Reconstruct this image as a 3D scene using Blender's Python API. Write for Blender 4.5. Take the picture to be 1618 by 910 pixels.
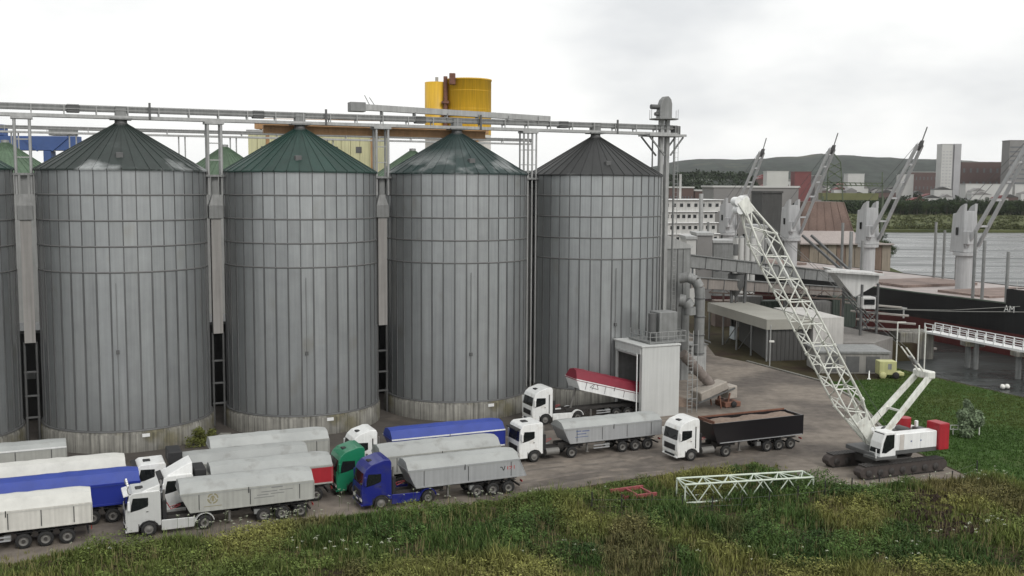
import bpy, bmesh, math, random
import numpy as np
from mathutils import Matrix, Vector
random.seed(7); rng = np.random.default_rng(11)
S = bpy.context.scene
C = S.collection
for o in list(bpy.data.objects): bpy.data.objects.remove(o)

# ------------------------------------------------------------------ camera
PW, PH, FPX = 1618.0, 910.0, 1650.0
PITCH, ROLL, EYE = 0.0980, 0.0063, 23.67
cam = bpy.data.cameras.new('camera'); cam.sensor_fit = 'HORIZONTAL'; cam.sensor_width = 36.0
cam.lens = FPX / PW * 36.0; cam.clip_start = 0.5; cam.clip_end = 20000
camo = bpy.data.objects.new('camera', cam); C.objects.link(camo)
camo.matrix_world = (Matrix.Translation((0, 0, EYE)) @ Matrix.Rotation(math.pi/2 - PITCH, 4, 'X') @ Matrix.Rotation(ROLL, 4, 'Z'))
S.camera = camo

# ------------------------------------------------------------------ light: overcast sky
SUN_EL, SUN_AZ = math.radians(40), math.radians(148)      # azimuth clockwise from +Y (north)
w = bpy.data.worlds.new('World'); S.world = w; w.use_nodes = True
nt = w.node_tree; nt.nodes.clear()
def wn(t, **k):
    n = nt.nodes.new(t)
    for a, b in k.items(): setattr(n, a, b)
    return n
sky = wn('ShaderNodeTexSky', sky_type='NISHITA', sun_disc=False, sun_elevation=SUN_EL, sun_rotation=SUN_AZ, air_density=1.0, dust_density=4.0)
skb = wn('ShaderNodeMixRGB', blend_type='MULTIPLY'); skb.inputs[0].default_value = 1; skb.inputs[2].default_value = (.1, .1, .1, 1)
nt.links.new(sky.outputs[0], skb.inputs[1])
tc = wn('ShaderNodeTexCoord'); mp = wn('ShaderNodeMapping'); mp.inputs['Scale'].default_value = (1.6, 1.6, 4.2); mp.inputs['Location'].default_value = (0.7140, -0.7111, 0.7809)
nt.links.new(tc.outputs['Generated'], mp.inputs[0])
nz = wn('ShaderNodeTexNoise'); nz.inputs['Scale'].default_value = 1.55; nz.inputs['Detail'].default_value = 5; nz.inputs['Roughness'].default_value = .52
nt.links.new(mp.outputs[0], nz.inputs['Vector'])
cr = wn('ShaderNodeValToRGB')
cr.color_ramp.elements[0].position = .29; cr.color_ramp.elements[0].color = (1.0, 1.02, 1.035, 1)
cr.color_ramp.elements[1].position = .46; cr.color_ramp.elements[1].color = (1.33, 1.335, 1.315, 1)
nt.links.new(nz.outputs['Fac'], cr.inputs[0])
mx = wn('ShaderNodeMixRGB'); mx.inputs[0].default_value = .93
nt.links.new(skb.outputs[0], mx.inputs[1]); nt.links.new(cr.outputs[0], mx.inputs[2])
bg = wn('ShaderNodeBackground'); bg.inputs[1].default_value = 0.84
out = wn('ShaderNodeOutputWorld')
nt.links.new(mx.outputs[0], bg.inputs[0]); nt.links.new(bg.outputs[0], out.inputs[0])
sl = bpy.data.lights.new('sun', 'SUN'); sl.energy = 1.5; sl.angle = math.radians(24); sl.color = (1, .97, .93)
so = bpy.data.objects.new('sun', sl); C.objects.link(so)
sd = Vector((math.sin(SUN_AZ)*math.cos(SUN_EL), math.cos(SUN_AZ)*math.cos(SUN_EL), math.sin(SUN_EL)))
so.rotation_euler = (-sd).to_track_quat('-Z', 'Y').to_euler()
vs = S.view_settings; vs.view_transform = 'Standard'; vs.look = 'None'; vs.gamma = 1.0; vs.use_curve_mapping = False; vs.exposure = 0.0

# ------------------------------------------------------------------ pixel -> world helpers (ground z=0, photo pixels)
def ray(px, py):
    a, b = (px - PW/2)/FPX, (py - PH/2)/FPX
    cr_, sr = math.cos(ROLL), math.sin(ROLL)
    u = a*cr_ + b*sr; v = -a*sr + b*cr_
    c, s = math.cos(PITCH), math.sin(PITCH)
    return Vector((u, c - s*v, -s - c*v))
def G(px, py, z=0.0):
    d = ray(px, py); t = (z - EYE)/d.z
    return Vector((d.x*t, d.y*t, z))
def D(px, py, Y):
    d = ray(px, py); t = Y/d.y
    return Vector((d.x*t, Y, EYE + d.z*t))
ANG = math.atan2(6.80456, 15.12381)          # direction of the silo row and of the parked trucks
U = Vector((math.cos(ANG), math.sin(ANG), 0)); N = Vector((-math.sin(ANG), math.cos(ANG), 0))
O = Vector((-36.1596, 97.2897, 0)); STEP = 16.584
def Wp(s, t, z=0.0): return O + U*s + N*t + Vector((0, 0, z))
SH = Vector((-.352, .936, 0)).normalized(); SHN = Vector((SH.y, -SH.x, 0))   # ship / river direction and its right-hand normal

# ------------------------------------------------------------------ materials
MATS = {}
def mat(name, col, rough=.7, metal=0.0, var=.18, scale=1.5, streak=0.0, bump=0.0, bscale=30.0, rnd=0.0, spec=.5, col2=None, c2scale=.4, c2lo=.5, c2hi=.65, c2z=None, vcol=False, coat=0.0):
    if name in MATS: return MATS[name]
    m = bpy.data.materials.new(name); m.use_nodes = True
    n = m.node_tree.nodes; L = m.node_tree.links
    b = n['Principled BSDF']; b.inputs['Roughness'].default_value = rough; b.inputs['Metallic'].default_value = metal
    b.inputs['Specular IOR Level'].default_value = spec; b.inputs['Coat Weight'].default_value = coat
    tcn = n.new('ShaderNodeTexCoord'); src = tcn.outputs['Object']
    if rnd:
        oi = n.new('ShaderNodeObjectInfo'); add = n.new('ShaderNodeVectorMath'); add.operation = 'ADD'
        cmb = n.new('ShaderNodeCombineXYZ'); mul = n.new('ShaderNodeMath'); mul.operation = 'MULTIPLY'; mul.inputs[1].default_value = 57.0
        L.new(oi.outputs['Random'], mul.inputs[0]); L.new(mul.outputs[0], cmb.inputs[0]); L.new(mul.outputs[0], cmb.inputs[1])
        L.new(src, add.inputs[0]); L.new(cmb.outputs[0], add.inputs[1]); src = add.outputs[0]
    if vcol:
        at = n.new('ShaderNodeAttribute'); at.attribute_name = 'Col'; cur = at.outputs['Color']
    else:
        rgb = n.new('ShaderNodeRGB'); rgb.outputs[0].default_value = (*col, 1); cur = rgb.outputs[0]
    if col2 is not None:
        t2 = n.new('ShaderNodeTexNoise'); t2.inputs['Scale'].default_value = c2scale; t2.inputs['Detail'].default_value = 5
        if c2z is None: L.new(src, t2.inputs['Vector'])
        else:
            geo = n.new('ShaderNodeNewGeometry'); L.new(geo.outputs['Position'], t2.inputs['Vector'])
        r2 = n.new('ShaderNodeMapRange'); r2.inputs[1].default_value = c2lo; r2.inputs[2].default_value = c2hi; L.new(t2.outputs['Fac'], r2.inputs[0])
        fo = r2.outputs[0]
        if c2z is not None:
            sx = n.new('ShaderNodeSeparateXYZ'); L.new(geo.outputs['Position'], sx.inputs[0]); rz_ = n.new('ShaderNodeMapRange'); rz_.inputs[1].default_value = c2z[1]; rz_.inputs[2].default_value = c2z[0]
            L.new(sx.outputs[2], rz_.inputs[0]); mm = n.new('ShaderNodeMath'); mm.operation = 'MULTIPLY'; L.new(fo, mm.inputs[0]); L.new(rz_.outputs[0], mm.inputs[1]); fo = mm.outputs[0]
        m2 = n.new('ShaderNodeMixRGB'); m2.inputs[2].default_value = (*col2, 1); L.new(fo, m2.inputs[0]); L.new(cur, m2.inputs[1]); cur = m2.outputs[0]
    def mulby(fac_out, lo, hi, cur, a=.25, z=.75):
        r = n.new('ShaderNodeMapRange'); r.inputs[1].default_value = a; r.inputs[2].default_value = z; r.inputs[3].default_value = lo; r.inputs[4].default_value = hi
        L.new(fac_out, r.inputs[0]); v = n.new('ShaderNodeVectorMath'); v.operation = 'SCALE'
        L.new(cur, v.inputs[0]); L.new(r.outputs[0], v.inputs['Scale']); return v.outputs[0]
    if var:
        t = n.new('ShaderNodeTexNoise'); t.inputs['Scale'].default_value = scale; t.inputs['Detail'].default_value = 6; t.inputs['Roughness'].default_value = .6
        L.new(src, t.inputs['Vector']); cur = mulby(t.outputs['Fac'], 1-var, 1+var, cur)
    if streak:
        mpn = n.new('ShaderNodeMapping'); mpn.inputs['Scale'].default_value = (3.2, 3.2, .12); L.new(src, mpn.inputs[0])
        t = n.new('ShaderNodeTexNoise'); t.inputs['Scale'].default_value = 1.3; t.inputs['Detail'].default_value = 5; L.new(mpn.outputs[0], t.inputs['Vector'])
        cur = mulby(t.outputs['Fac'], 1-streak, 1+streak*.6, cur, .3, .7)
    if rnd: cur = mulby(oi.outputs['Random'], 1-rnd, 1+rnd, cur, 0, 1)
    L.new(cur, b.inputs['Base Color'])
    if bump:
        t = n.new('ShaderNodeTexNoise'); t.inputs['Scale'].default_value = bscale; t.inputs['Detail'].default_value = 4; L.new(src, t.inputs['Vector'])
        bn = n.new('ShaderNodeBump'); bn.inputs['Strength'].default_value = bump; bn.inputs['Distance'].default_value = .05
        L.new(t.outputs['Fac'], bn.inputs['Height']); L.new(bn.outputs[0], b.inputs['Normal'])
    MATS[name] = m; return m
M = mat
galv = M('galvanised_sheet', (.335, .35, .355), .40, .65, .10, .5, .10, rnd=.085, col2=(.25, .248, .225), c2scale=.25, c2lo=.62, c2hi=.8)
stif = M('galvanised_stiffener', (.12, .123, .125), .6, .3, .15, 1, .2)
ringm = M('wind_ring', (.14, .142, .14), .65, .2, .15, 1)
core = M('silo_core', (.06, .06, .06), .8)
concrete = M('stained_concrete', (.20, .195, .175), .85, 0, .25, .8, .6, .2, 12, col2=(.13, .12, .08), c2scale=.35, c2lo=.52, c2hi=.66)
steel = M('light_grey_steel', (.36, .365, .36), .55, .2, .15, 1, .15)
steel_d = M('dark_grey_steel', (.11, .112, .112), .6, .3, .2, 1)
steel_m = M('mid_grey_steel', (.22, .225, .222), .55, .2, .18, 1, .2)
white = M('white_paint', (.74, .75, .745), .4, 0, .07, 1.2, .08)
whitec = M('white_cab_paint', (.76, .77, .76), .3, 0, .06, 1.2, .08, coat=.3, col2=(.5, .47, .42), c2scale=1.1, c2lo=.58, c2hi=.82)
silverc = M('silver_cab_paint', (.60, .61, .60), .3, .2, .05, 1.2, .05, coat=.4)
bluec = M('blue_cab_paint', (.012, .018, .17), .32, 0, .1, 1.2, coat=.4, col2=(.05, .05, .11), c2scale=1.1, c2lo=.55, c2hi=.8)
greenc = M('green_cab_paint', (.012, .17, .085), .3, 0, .08, 1.2, coat=.5)
blackp = M('black_trailer_paint', (.008, .007, .009), .35, 0, .15, 1.2, coat=.3)
alu = M('aluminium_sheet', (.40, .41, .42), .45, .35, .07, 1, .10)
alud = M('dusty_aluminium_sheet', (.37, .375, .35), .6, .15, .1, 1, .12)
cream = M('cream_trailer_paint', (.56, .55, .51), .5, 0, .1, 1, .15)
tarp = M('grey_tarpaulin', (.31, .322, .315), .65, 0, .16, .35, 0, .3, 2, col2=(.22, .222, .21), c2scale=.9, c2lo=.55, c2hi=.75, rnd=.12)
tarpw = M('pale_tarpaulin', (.52, .52, .49), .65, 0, .12, .9, 0, .3, 3)
tarpb = M('blue_tarpaulin', (.02, .045, .26), .5, 0, .15, .9, 0, .35, 3)
tarpr = M('red_tarpaulin', (.18, .011, .026), .6, 0, .15, .9, 0, .3, 3)
bluet = M('blue_trailer_paint', (.015, .03, .25), .35, 0, .08, 1, coat=.3)
redp = M('red_paint', (.33, .015, .025), .45, 0, .15, 1, .1)
glass = M('dark_glass', (.012, .014, .015), .08, 0, 0, spec=.6)
rubber = M('rubber_tyre', (.018, .018, .018), .85, 0, .3, 6)
rimm = M('steel_rim', (.17, .165, .155), .6, .2, .15, 4)
black = M('black_plastic', (.016, .016, .017), .6, 0, .2, 3)
chass = M('dirty_chassis', (.035, .032, .03), .75, 0, .3, 2)
rust = M('rusty_steel', (.16, .075, .05), .85, 0, .35, 2)
redf = M('faded_red_frame', (.24, .055, .06), .7, 0, .25, 2)
crw = M('crane_white_paint', (.66, .67, .62), .5, 0, .16, 1.5, .16, col2=(.42, .38, .32), c2scale=1.3, c2lo=.6, c2hi=.8)
crg = M('pale_green_white_paint', (.52, .58, .50), .5, 0, .15, 1.5)
light = M('clear_lamp', (.7, .7, .66), .2, 0, 0)
lred = M('red_lamp', (.35, .02, .02), .3, 0, 0)
yel = M('yellow_tank_paint', (.60, .36, .02), .5, 0, .12, .08, .2)
oran = M('faded_orange_gantry', (.36, .21, .10), .6, 0, .2, .3, .15)
creamb = M('cream_cladding', (.55, .54, .33), .7, 0, .14, .15, .15)
bluep = M('blue_gantry_paint', (.045, .09, .24), .5, 0, .12, .4)
grain = M('grain_load', (.20, .15, .118), .9, 0, .25, 3, 0, .5, 30)
gravelm = M('gravel_yard', (.195, .170, .145), .9, 0, .3, .9, 0, .5, 14, col2=(.105, .092, .082), c2scale=.10, c2lo=.44, c2hi=.6, spec=.2)
# ------------------------------------------------------------------ mesh helpers
class MB:
    def __init__(s): s.v = []; s.f = []; s.sm = []
    def add(s, vs, fs, smooth=False):
        k = len(s.v); s.v += [tuple(x) for x in vs]
        for f in fs: s.f.append(tuple(i+k for i in f)); s.sm.append(smooth)
        return s
    def box(s, x0, x1, y0, y1, z0, z1):
        return s.add([(x0,y0,z0),(x1,y0,z0),(x1,y1,z0),(x0,y1,z0),(x0,y0,z1),(x1,y0,z1),(x1,y1,z1),(x0,y1,z1)],
                     [(3,2,1,0),(4,5,6,7),(0,1,5,4),(1,2,6,5),(2,3,7,6),(3,0,4,7)])
    def hexa(s, p): return s.add(p, [(3,2,1,0),(4,5,6,7),(0,1,5,4),(1,2,6,5),(2,3,7,6),(3,0,4,7)])
    def prism(s, prof, y0, y1):                     # profile in x,z, counter-clockwise seen from -y
        n = len(prof)
        vs = [(x, y0, z) for x, z in prof] + [(x, y1, z) for x, z in prof]
        return s.add(vs, [tuple(range(n)), tuple(range(2*n-1, n-1, -1))] + [(i, i+n, (i+1) % n + n, (i+1) % n) for i in range(n)])
    def tube(s, p, q, r, n=6, r2=None, caps=True):
        p = Vector(p); q = Vector(q); d = q - p
        if d.length < 1e-6: return s
        a = d.normalized(); h = Vector((0, 0, 1)) if abs(a.z) < .9 else Vector((1, 0, 0))
        e = a.cross(h).normalized(); g = a.cross(e); r2 = r if r2 is None else r2
        vs = [p + (e*math.cos(t) + g*math.sin(t))*r for t in [2*math.pi*i/n for i in range(n)]] + [q + (e*math.cos(t) + g*math.sin(t))*r2 for t in [2*math.pi*i/n for i in range(n)]]
        fs = [(i, (i+1) % n, (i+1) % n + n, i+n) for i in range(n)]
        s.add(vs, fs, n > 6)
        if caps: s.add(vs[:n], [tuple(range(n-1, -1, -1))]); s.add(vs[n:], [tuple(range(n))])
        return s
    def path(s, pts, r, n=8):
        for a, b in zip(pts, pts[1:]): s.tube(a, b, r, n)
        return s
    def beam(s, p, q, w, h, up=Vector((0, 0, 1))):
        p = Vector(p); q = Vector(q); a = (q-p).normalized()
        if abs(a.dot(up)) > .98: up = Vector((1, 0, 0))
        e = a.cross(up).normalized()*(w/2); g = e.cross(a).normalized()*(h/2)
        return s.hexa([p-e-g, q-e-g, q+e-g, p+e-g, p-e+g, q-e+g, q+e+g, p+e+g])
    def lathe(s, prof, n=24, c=(0, 0, 0), axis='z', smooth=True, a0=0.0):
        m = len(prof); vs = []
        for i in range(n):
            t = a0 + 2*math.pi*i/n
            for r, z in prof:
                if axis == 'z': vs.append((c[0]+r*math.cos(t), c[1]+r*math.sin(t), c[2]+z))
                else: vs.append((c[0]+r*math.cos(t), c[1]+z, c[2]+r*math.sin(t)))
        fs = []
        for i in range(n):
            k = (i+1) % n
            for j in range(m-1):
                a = (i*m+j, k*m+j, k*m+j+1, i*m+j+1); fs.append(a if axis == 'z' else a[::-1])
        return s.add(vs, fs, smooth)
    def mesh(s, name, m, bevel=0.0, seg=1):
        me = bpy.data.meshes.new(name); me.from_pydata(s.v, [], s.f)
        me.polygons.foreach_set('use_smooth', s.sm)
        if bevel:
            bm = bmesh.new(); bm.from_mesh(me); bmesh.ops.remove_doubles(bm, verts=bm.verts, dist=1e-4)
            ed = [e for e in bm.edges if len(e.link_faces) == 2 and e.calc_face_angle(0) > .45]
            bmesh.ops.bevel(bm, geom=ed, offset=bevel, segments=seg, profile=.6, affect='EDGES', clamp_overlap=True)
            bm.to_mesh(me); bm.free()
        me.update(); me.materials.append(m); return me
    def build(s, name, m, parent=None, bevel=0.0, seg=1, loc=None): return ob(name, s.mesh(name, m, bevel, seg), parent, loc)
def ob(name, me, parent=None, loc=None, rz=0.0):
    o = bpy.data.objects.new(name, me); C.objects.link(o)
    if parent is not None: o.parent = parent
    if loc is not None: o.location = loc
    if rz: o.rotation_euler = (0, 0, rz)
    return o
def tag(o, label, cat, group=None):
    o['label'] = label; o['category'] = cat
    if group: o['group'] = group
    return o
def thing(name, label, cat, loc=(0, 0, 0), rz=0.0, group=None):
    o = bpy.data.objects.new(name, None); C.objects.link(o); o.location = loc; o.rotation_euler = (0, 0, rz); o.empty_display_size = .2
    return tag(o, label, cat, group)
def struct(o): o['kind'] = 'structure'; return o
def stuff(o): o['kind'] = 'stuff'; return o
def box(*a): return MB().box(*a)
CACHE = {}
def cached(key, fn):
    if key not in CACHE: CACHE[key] = fn()
    return CACHE[key]
def bulk(name, verts, faces, cols, m, smooth=False):     # numpy verts (n,3), faces (k,3|4), cols per vertex (n,3)
    me = bpy.data.meshes.new(name); k = faces.shape[1]
    me.vertices.add(len(verts)); me.vertices.foreach_set('co', verts.astype(np.float32).ravel())
    me.loops.add(faces.size); me.loops.foreach_set('vertex_index', faces.astype(np.int32).ravel())
    me.polygons.add(len(faces)); me.polygons.foreach_set('loop_start', np.arange(0, faces.size, k, dtype=np.int32))
    me.polygons.foreach_set('use_smooth', np.full(len(faces), smooth))
    if cols is not None:
        at = me.color_attributes.new('Col', 'FLOAT_COLOR', 'POINT')
        at.data.foreach_set('color', np.concatenate([cols, np.ones((len(cols), 1))], 1).astype(np.float32).ravel())
    me.update(calc_edges=True); me.materials.append(m); return me
def vnoise(x, y, s, k=0):
    r = np.random.default_rng(100+k); t = np.zeros_like(x)
    for i in range(7):
        a = r.uniform(0, 2*np.pi); f = s*r.uniform(.5, 2.2); t += np.sin((x*np.cos(a)+y*np.sin(a))*f + r.uniform(0, 6.28))/1.0
    return t/7*1.9

# ------------------------------------------------------------------ setting: land, yard, river, far bank, hills
def sheet(name, pts, z, m, zb=None, kind='structure'):
    n = len(pts); vs = [(p[0], p[1], z) for p in pts]; mb = MB().add(vs, [tuple(range(n))])
    if zb is not None:
        lo = [(p[0], p[1], zb) for p in pts]; mb.add(vs+lo, [((i+1) % n, i, i+n, (i+1) % n+n) for i in range(n)])
    o = mb.build(name, m); o['kind'] = kind; return o
soil = M('bank_soil', (.042, .036, .02), .95, 0, .3, .5, 0, .5, 6, col2=(.035, .025, .018), c2scale=.16, spec=.1)
lawnm = M('lawn_ground', (.05, .09, .025), .95, 0, .2, .7, 0, .6, 8, col2=(.065, .09, .03), c2scale=.12, spec=.1)
def water_mat():
    m = bpy.data.materials.new('river_water'); m.use_nodes = True; n = m.node_tree.nodes; L = m.node_tree.links; b = n['Principled BSDF']
    b.inputs['Base Color'].default_value = (.03, .035, .034, 1); tcn = n.new('ShaderNodeNewGeometry')
    mpn = n.new('ShaderNodeMapping'); mpn.inputs['Scale'].default_value = (.012, .07, 1); mpn.inputs['Rotation'].default_value = (0, 0, .2); L.new(tcn.outputs['Position'], mpn.inputs[0])
    t = n.new('ShaderNodeTexNoise'); t.inputs['Scale'].default_value = 1.0; t.inputs['Detail'].default_value = 7; t.inputs['Roughness'].default_value = .65; L.new(mpn.outputs[0], t.inputs['Vector'])
    r = n.new('ShaderNodeMapRange'); r.inputs[1].default_value = .35; r.inputs[2].default_value = .65; r.inputs[3].default_value = .08; r.inputs[4].default_value = .5; L.new(t.outputs['Fac'], r.inputs[0]); L.new(r.outputs[0], b.inputs['Roughness'])
    t2 = n.new('ShaderNodeTexNoise'); t2.inputs['Scale'].default_value = .45; t2.inputs['Detail'].default_value = 5; L.new(tcn.outputs['Position'], t2.inputs['Vector'])
    bn = n.new('ShaderNodeBump'); bn.inputs['Strength'].default_value = .55; bn.inputs['Distance'].default_value = .35; L.new(t2.outputs['Fac'], bn.inputs['Height']); L.new(bn.outputs[0], b.inputs['Normal'])
    return m
waterm = water_mat()
farland = M('far_bank_ground', (.085, .095, .042), .95, 0, .4, .03, col2=(.05, .065, .028), c2scale=.02, spec=.1)
SHO = [Vector((63, 106, 0)), Vector((56.5, 122, 0)), Vector((50.5, 137, 0)), Vector((44, 152, 0))]
land = [(-900, 5), (130, 5), (108, 40), (84, 70), (70, 92)] + [(p.x, p.y) for p in SHO] + [(62, 158), (50, 190), (10, 300), (-40, 430), (-900, 900)]
sheet('ground', land, 0.0, soil, -4.0)
sheet('river', [(-2500, -300), (2500, -300), (3000, 9000), (-2500, 9000)], -2.6, waterm)
sheet('far_bank', [(86, 292), (114, 300), (120, 336), (110, 420), (150, 618), (260, 622), (420, 632), (900, 600), (2600, 900), (3200, 5200), (-1800, 5200), (-600, 700), (-42, 470), (40, 330)], -1.2, farland, -4.0)
# gravel yard in front of the silos, turning right behind the crane
yard = [Wp(-60, -34.0), Wp(10, -33.6), Wp(22, -33.2), Wp(36, -32.0), Wp(48, -32.0), G(1300, 775), G(1345, 782), G(1440, 780), G(1518, 772), G(1526, 752), G(1440, 712), G(1395, 680), G(1352, 632), G(1300, 604), G(1240, 588), G(1180, 572), G(1130, 562), Vector((30, 165, 0)), Vector((20, 200, 0)), Vector((-60, 170, 0)), Wp(-60, 20)]
sheet('gravel_yard', [(p.x, p.y) for p in yard], .012, gravelm)
sheet('silo_apron', [(p.x, p.y) for p in (Wp(-60, -19.2), Wp(-20, -18.6), Wp(8, -17.6), Wp(24, -18.4), Wp(33, -14.6), Wp(47.9, -13.6), Wp(48, 20), Wp(-60, 20))], .015, M('dirty_asphalt_apron', (.075, .067, .060), .85, 0, .3, .5, 0, .4, 9, col2=(.13, .112, .095), c2scale=.22, c2lo=.55, c2hi=.7, spec=.2))
# tyre-worn darker track
trackm = M('worn_track', (.12, .104, .09), .9, 0, .35, .8, 0, .3, 8, col2=(.19, .16, .132), c2scale=.5, c2lo=.5, c2hi=.62)
for k, (t0, t1) in enumerate(((-31.4, -30.9), (-29.7, -29.1), (-27.2, -26.7), (-25.5, -24.9), (-21.6, -21.0), (-19.9, -19.4))):
    pts = []
    for i in range(24): s = 18 + i*1.5; pts.append(Wp(s, t0 + .35*math.sin(i*.7+k) + .02*i))
    for i in range(23, -1, -1): s = 18 + i*1.5; pts.append(Wp(s, t1 + .35*math.sin(i*.7+k) + .02*i))
    sheet('wheel_track', [(p.x, p.y) for p in pts], .017 + .001*k, trackm)
# kerb of the yard on the lawn side
kb = MB(); kp = [G(1180, 571), G(1240, 587), G(1300, 603), G(1352, 631), G(1395, 679)]
for a, b in zip(kp, kp[1:]): kb.beam(a+Vector((0, 0, .07)), b+Vector((0, 0, .07)), .35, .14)
struct(kb.build('kerb', concrete))
# lawn beyond the crane
lawn = [G(1522, 774), G(1530, 752), G(1444, 711), G(1400, 680), G(1357, 632), G(1305, 604), Vector((46, 128, 0)), Vector((48.5, 140, 0))] + [Vector((p.x-.6, p.y, 0)) for p in (SHO[2], SHO[1], SHO[0])] + [Vector((69, 92, 0)), Vector((83, 70, 0)), Vector((60, 62, 0))]
sheet('lawn', [(p.x, p.y) for p in lawn], .008, lawnm)
# hills
def hills():
    nx, ny = 160, 14; xs = np.linspace(-900, 3600, nx); ys = np.linspace(0, 1, ny); X, T = np.meshgrid(xs, ys, indexing='ij')
    px = 809 + 1650*X/3000
    top = np.interp(px, [700, 960, 1030, 1075, 1120, 1200, 1300, 1345, 1400, 1480, 1560, 1618, 2200], [66, 68, 78, 98, 112, 112, 118, 128, 122, 116, 112, 106, 96])
    Z = top*np.sin(T*np.pi*.5)**.8 + 4*vnoise(X, T*800, .012, 3)*T + 3*vnoise(X, T*500, .05, 4)*T - 2
    Y = 2650 + T*650 + 30*vnoise(X, T*300, .01, 5)
    v = np.stack([X, Y, Z], -1).reshape(-1, 3)
    i, j = np.meshgrid(np.arange(nx-1), np.arange(ny-1), indexing='ij'); a = (i*ny+j).ravel()
    f = np.stack([a, a+ny, a+ny+1, a+1], 1)
    hm = M('wooded_hill', (.022, .030, .024), .95, 0, .75, .03, 0, .0, 1, col2=(.085, .09, .06), c2scale=.004, c2lo=.6, c2hi=.72)
    struct(ob('hills', bulk('hills', v, f, None, hm, True)))
hills()
def foot_z(x, y):
    px = 809 + 1650*x/np.maximum(y, 1.0)
    a = np.interp(px, [900, 1040, 1100, 1170, 1230, 1300, 1450, 1700], [22, 30, 36, 34, 15, 8, 6, 6])
    return a*np.clip((y-1120)/260, 0, 1)*np.clip((2100-y)/300, 0, 1) - 1.4
def foothill():
    xs = np.linspace(60, 1900, 120); ys = np.linspace(1100, 2100, 24); X, Y = np.meshgrid(xs, ys, indexing='ij'); Z = foot_z(X, Y)
    v = np.stack([X, Y, Z], -1).reshape(-1, 3); ny = len(ys); i, j = np.meshgrid(np.arange(len(xs)-1), np.arange(ny-1), indexing='ij'); a = (i*ny+j).ravel()
    struct(ob('foothill', bulk('foothill', v, np.stack([a, a+ny, a+ny+1, a+1], 1), None, MATS['wooded_hill'], True)))
foothill()

# ------------------------------------------------------------------ grain silos
R = 7.4; ZB, ZE, ZA = 1.9, 24.89, 29.15
BANDS = [24.89, 22.62, 20.4, 18.16, 15.92, 1.95]
NP = 40; DA = 2*math.pi/NP
def panel_mesh(h, key):
    def fn():
        mb = MB(); n = 4; g = .006; a0, a1 = -DA/2+g, DA/2-g; gz = .035
        o1 = []
        for i in range(n+1):
            t = a0+(a1-a0)*i/n
            o1 += [((R)*math.cos(t), R*math.sin(t), gz), (R*math.cos(t), R*math.sin(t), h-gz)]
        mb.add(o1, [(2*i, 2*i+2, 2*i+3, 2*i+1) for i in range(n)], True)
        ri = R-.09
        q = [(ri*math.cos(a0), ri*math.sin(a0)), (ri*math.cos(a1), ri*math.sin(a1))]
        mb.add([o1[0], o1[1], (q[0][0], q[0][1], h-gz), (q[0][0], q[0][1], gz)], [(0, 1, 2, 3)])
        mb.add([o1[-2], o1[-1], (q[1][0], q[1][1], h-gz), (q[1][0], q[1][1], gz)], [(3, 2, 1, 0)])
        mb.add(o1[1::2]+[(q[1][0], q[1][1], h-gz), (q[0][0], q[0][1], h-gz)], [tuple(range(n+3))])
        mb.add(o1[0::2]+[(q[1][0], q[1][1], gz), (q[0][0], q[0][1], gz)], [tuple(range(n+2, -1, -1))])
        return mb.mesh('wall_panel', galv)
    return cached(('panel', key), fn)
def roof_panel_mesh(m):
    def fn():
        mb = MB(); g = .004; r0, r1, z0, z1 = R+.16, .5, ZE-.02, ZA-.05
        a = [-DA/2+g, 0, DA/2-g]
        lo = [(r0*math.cos(t), r0*math.sin(t), z0) for t in a]; hi = [(r1*math.cos(t), r1*math.sin(t), z1) for t in a]
        mb.add(lo+hi, [(0, 1, 4, 3), (1, 2, 5, 4)], True)
        mb.add(lo+[(x, y, z-.14) for x, y, z in lo], [(0, 3, 4, 1), (1, 4, 5, 2)])
        t = DA/2    # standing seam on one edge
        p, q = Vector((r0*math.cos(t), r0*math.sin(t), z0+.02)), Vector((r1*math.cos(t), r1*math.sin(t), z1+.02))
        mb.beam(p, q, .045, .07)
        return mb.mesh('roof_panel', m)
    return cached(('roofp', m.name), fn)
def roofmat(name, col, sheen, sheen_col=(.25, .265, .265)):
    return M(name, col, .55, .0, .25, .7, .2, rnd=.10, col2=sheen_col, c2scale=.16, c2lo=sheen, c2hi=sheen+.07, c2z=(25.2, 27.4))  # pale sky reflection painted into the roof colour in patches towards the eave
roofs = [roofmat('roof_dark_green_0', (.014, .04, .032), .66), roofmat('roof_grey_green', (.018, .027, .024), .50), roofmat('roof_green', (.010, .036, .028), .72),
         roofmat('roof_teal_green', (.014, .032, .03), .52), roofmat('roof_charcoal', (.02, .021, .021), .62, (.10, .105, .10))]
rail = M('galvanised_rail', (.33, .335, .33), .5, .4, .1, 2)
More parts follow.
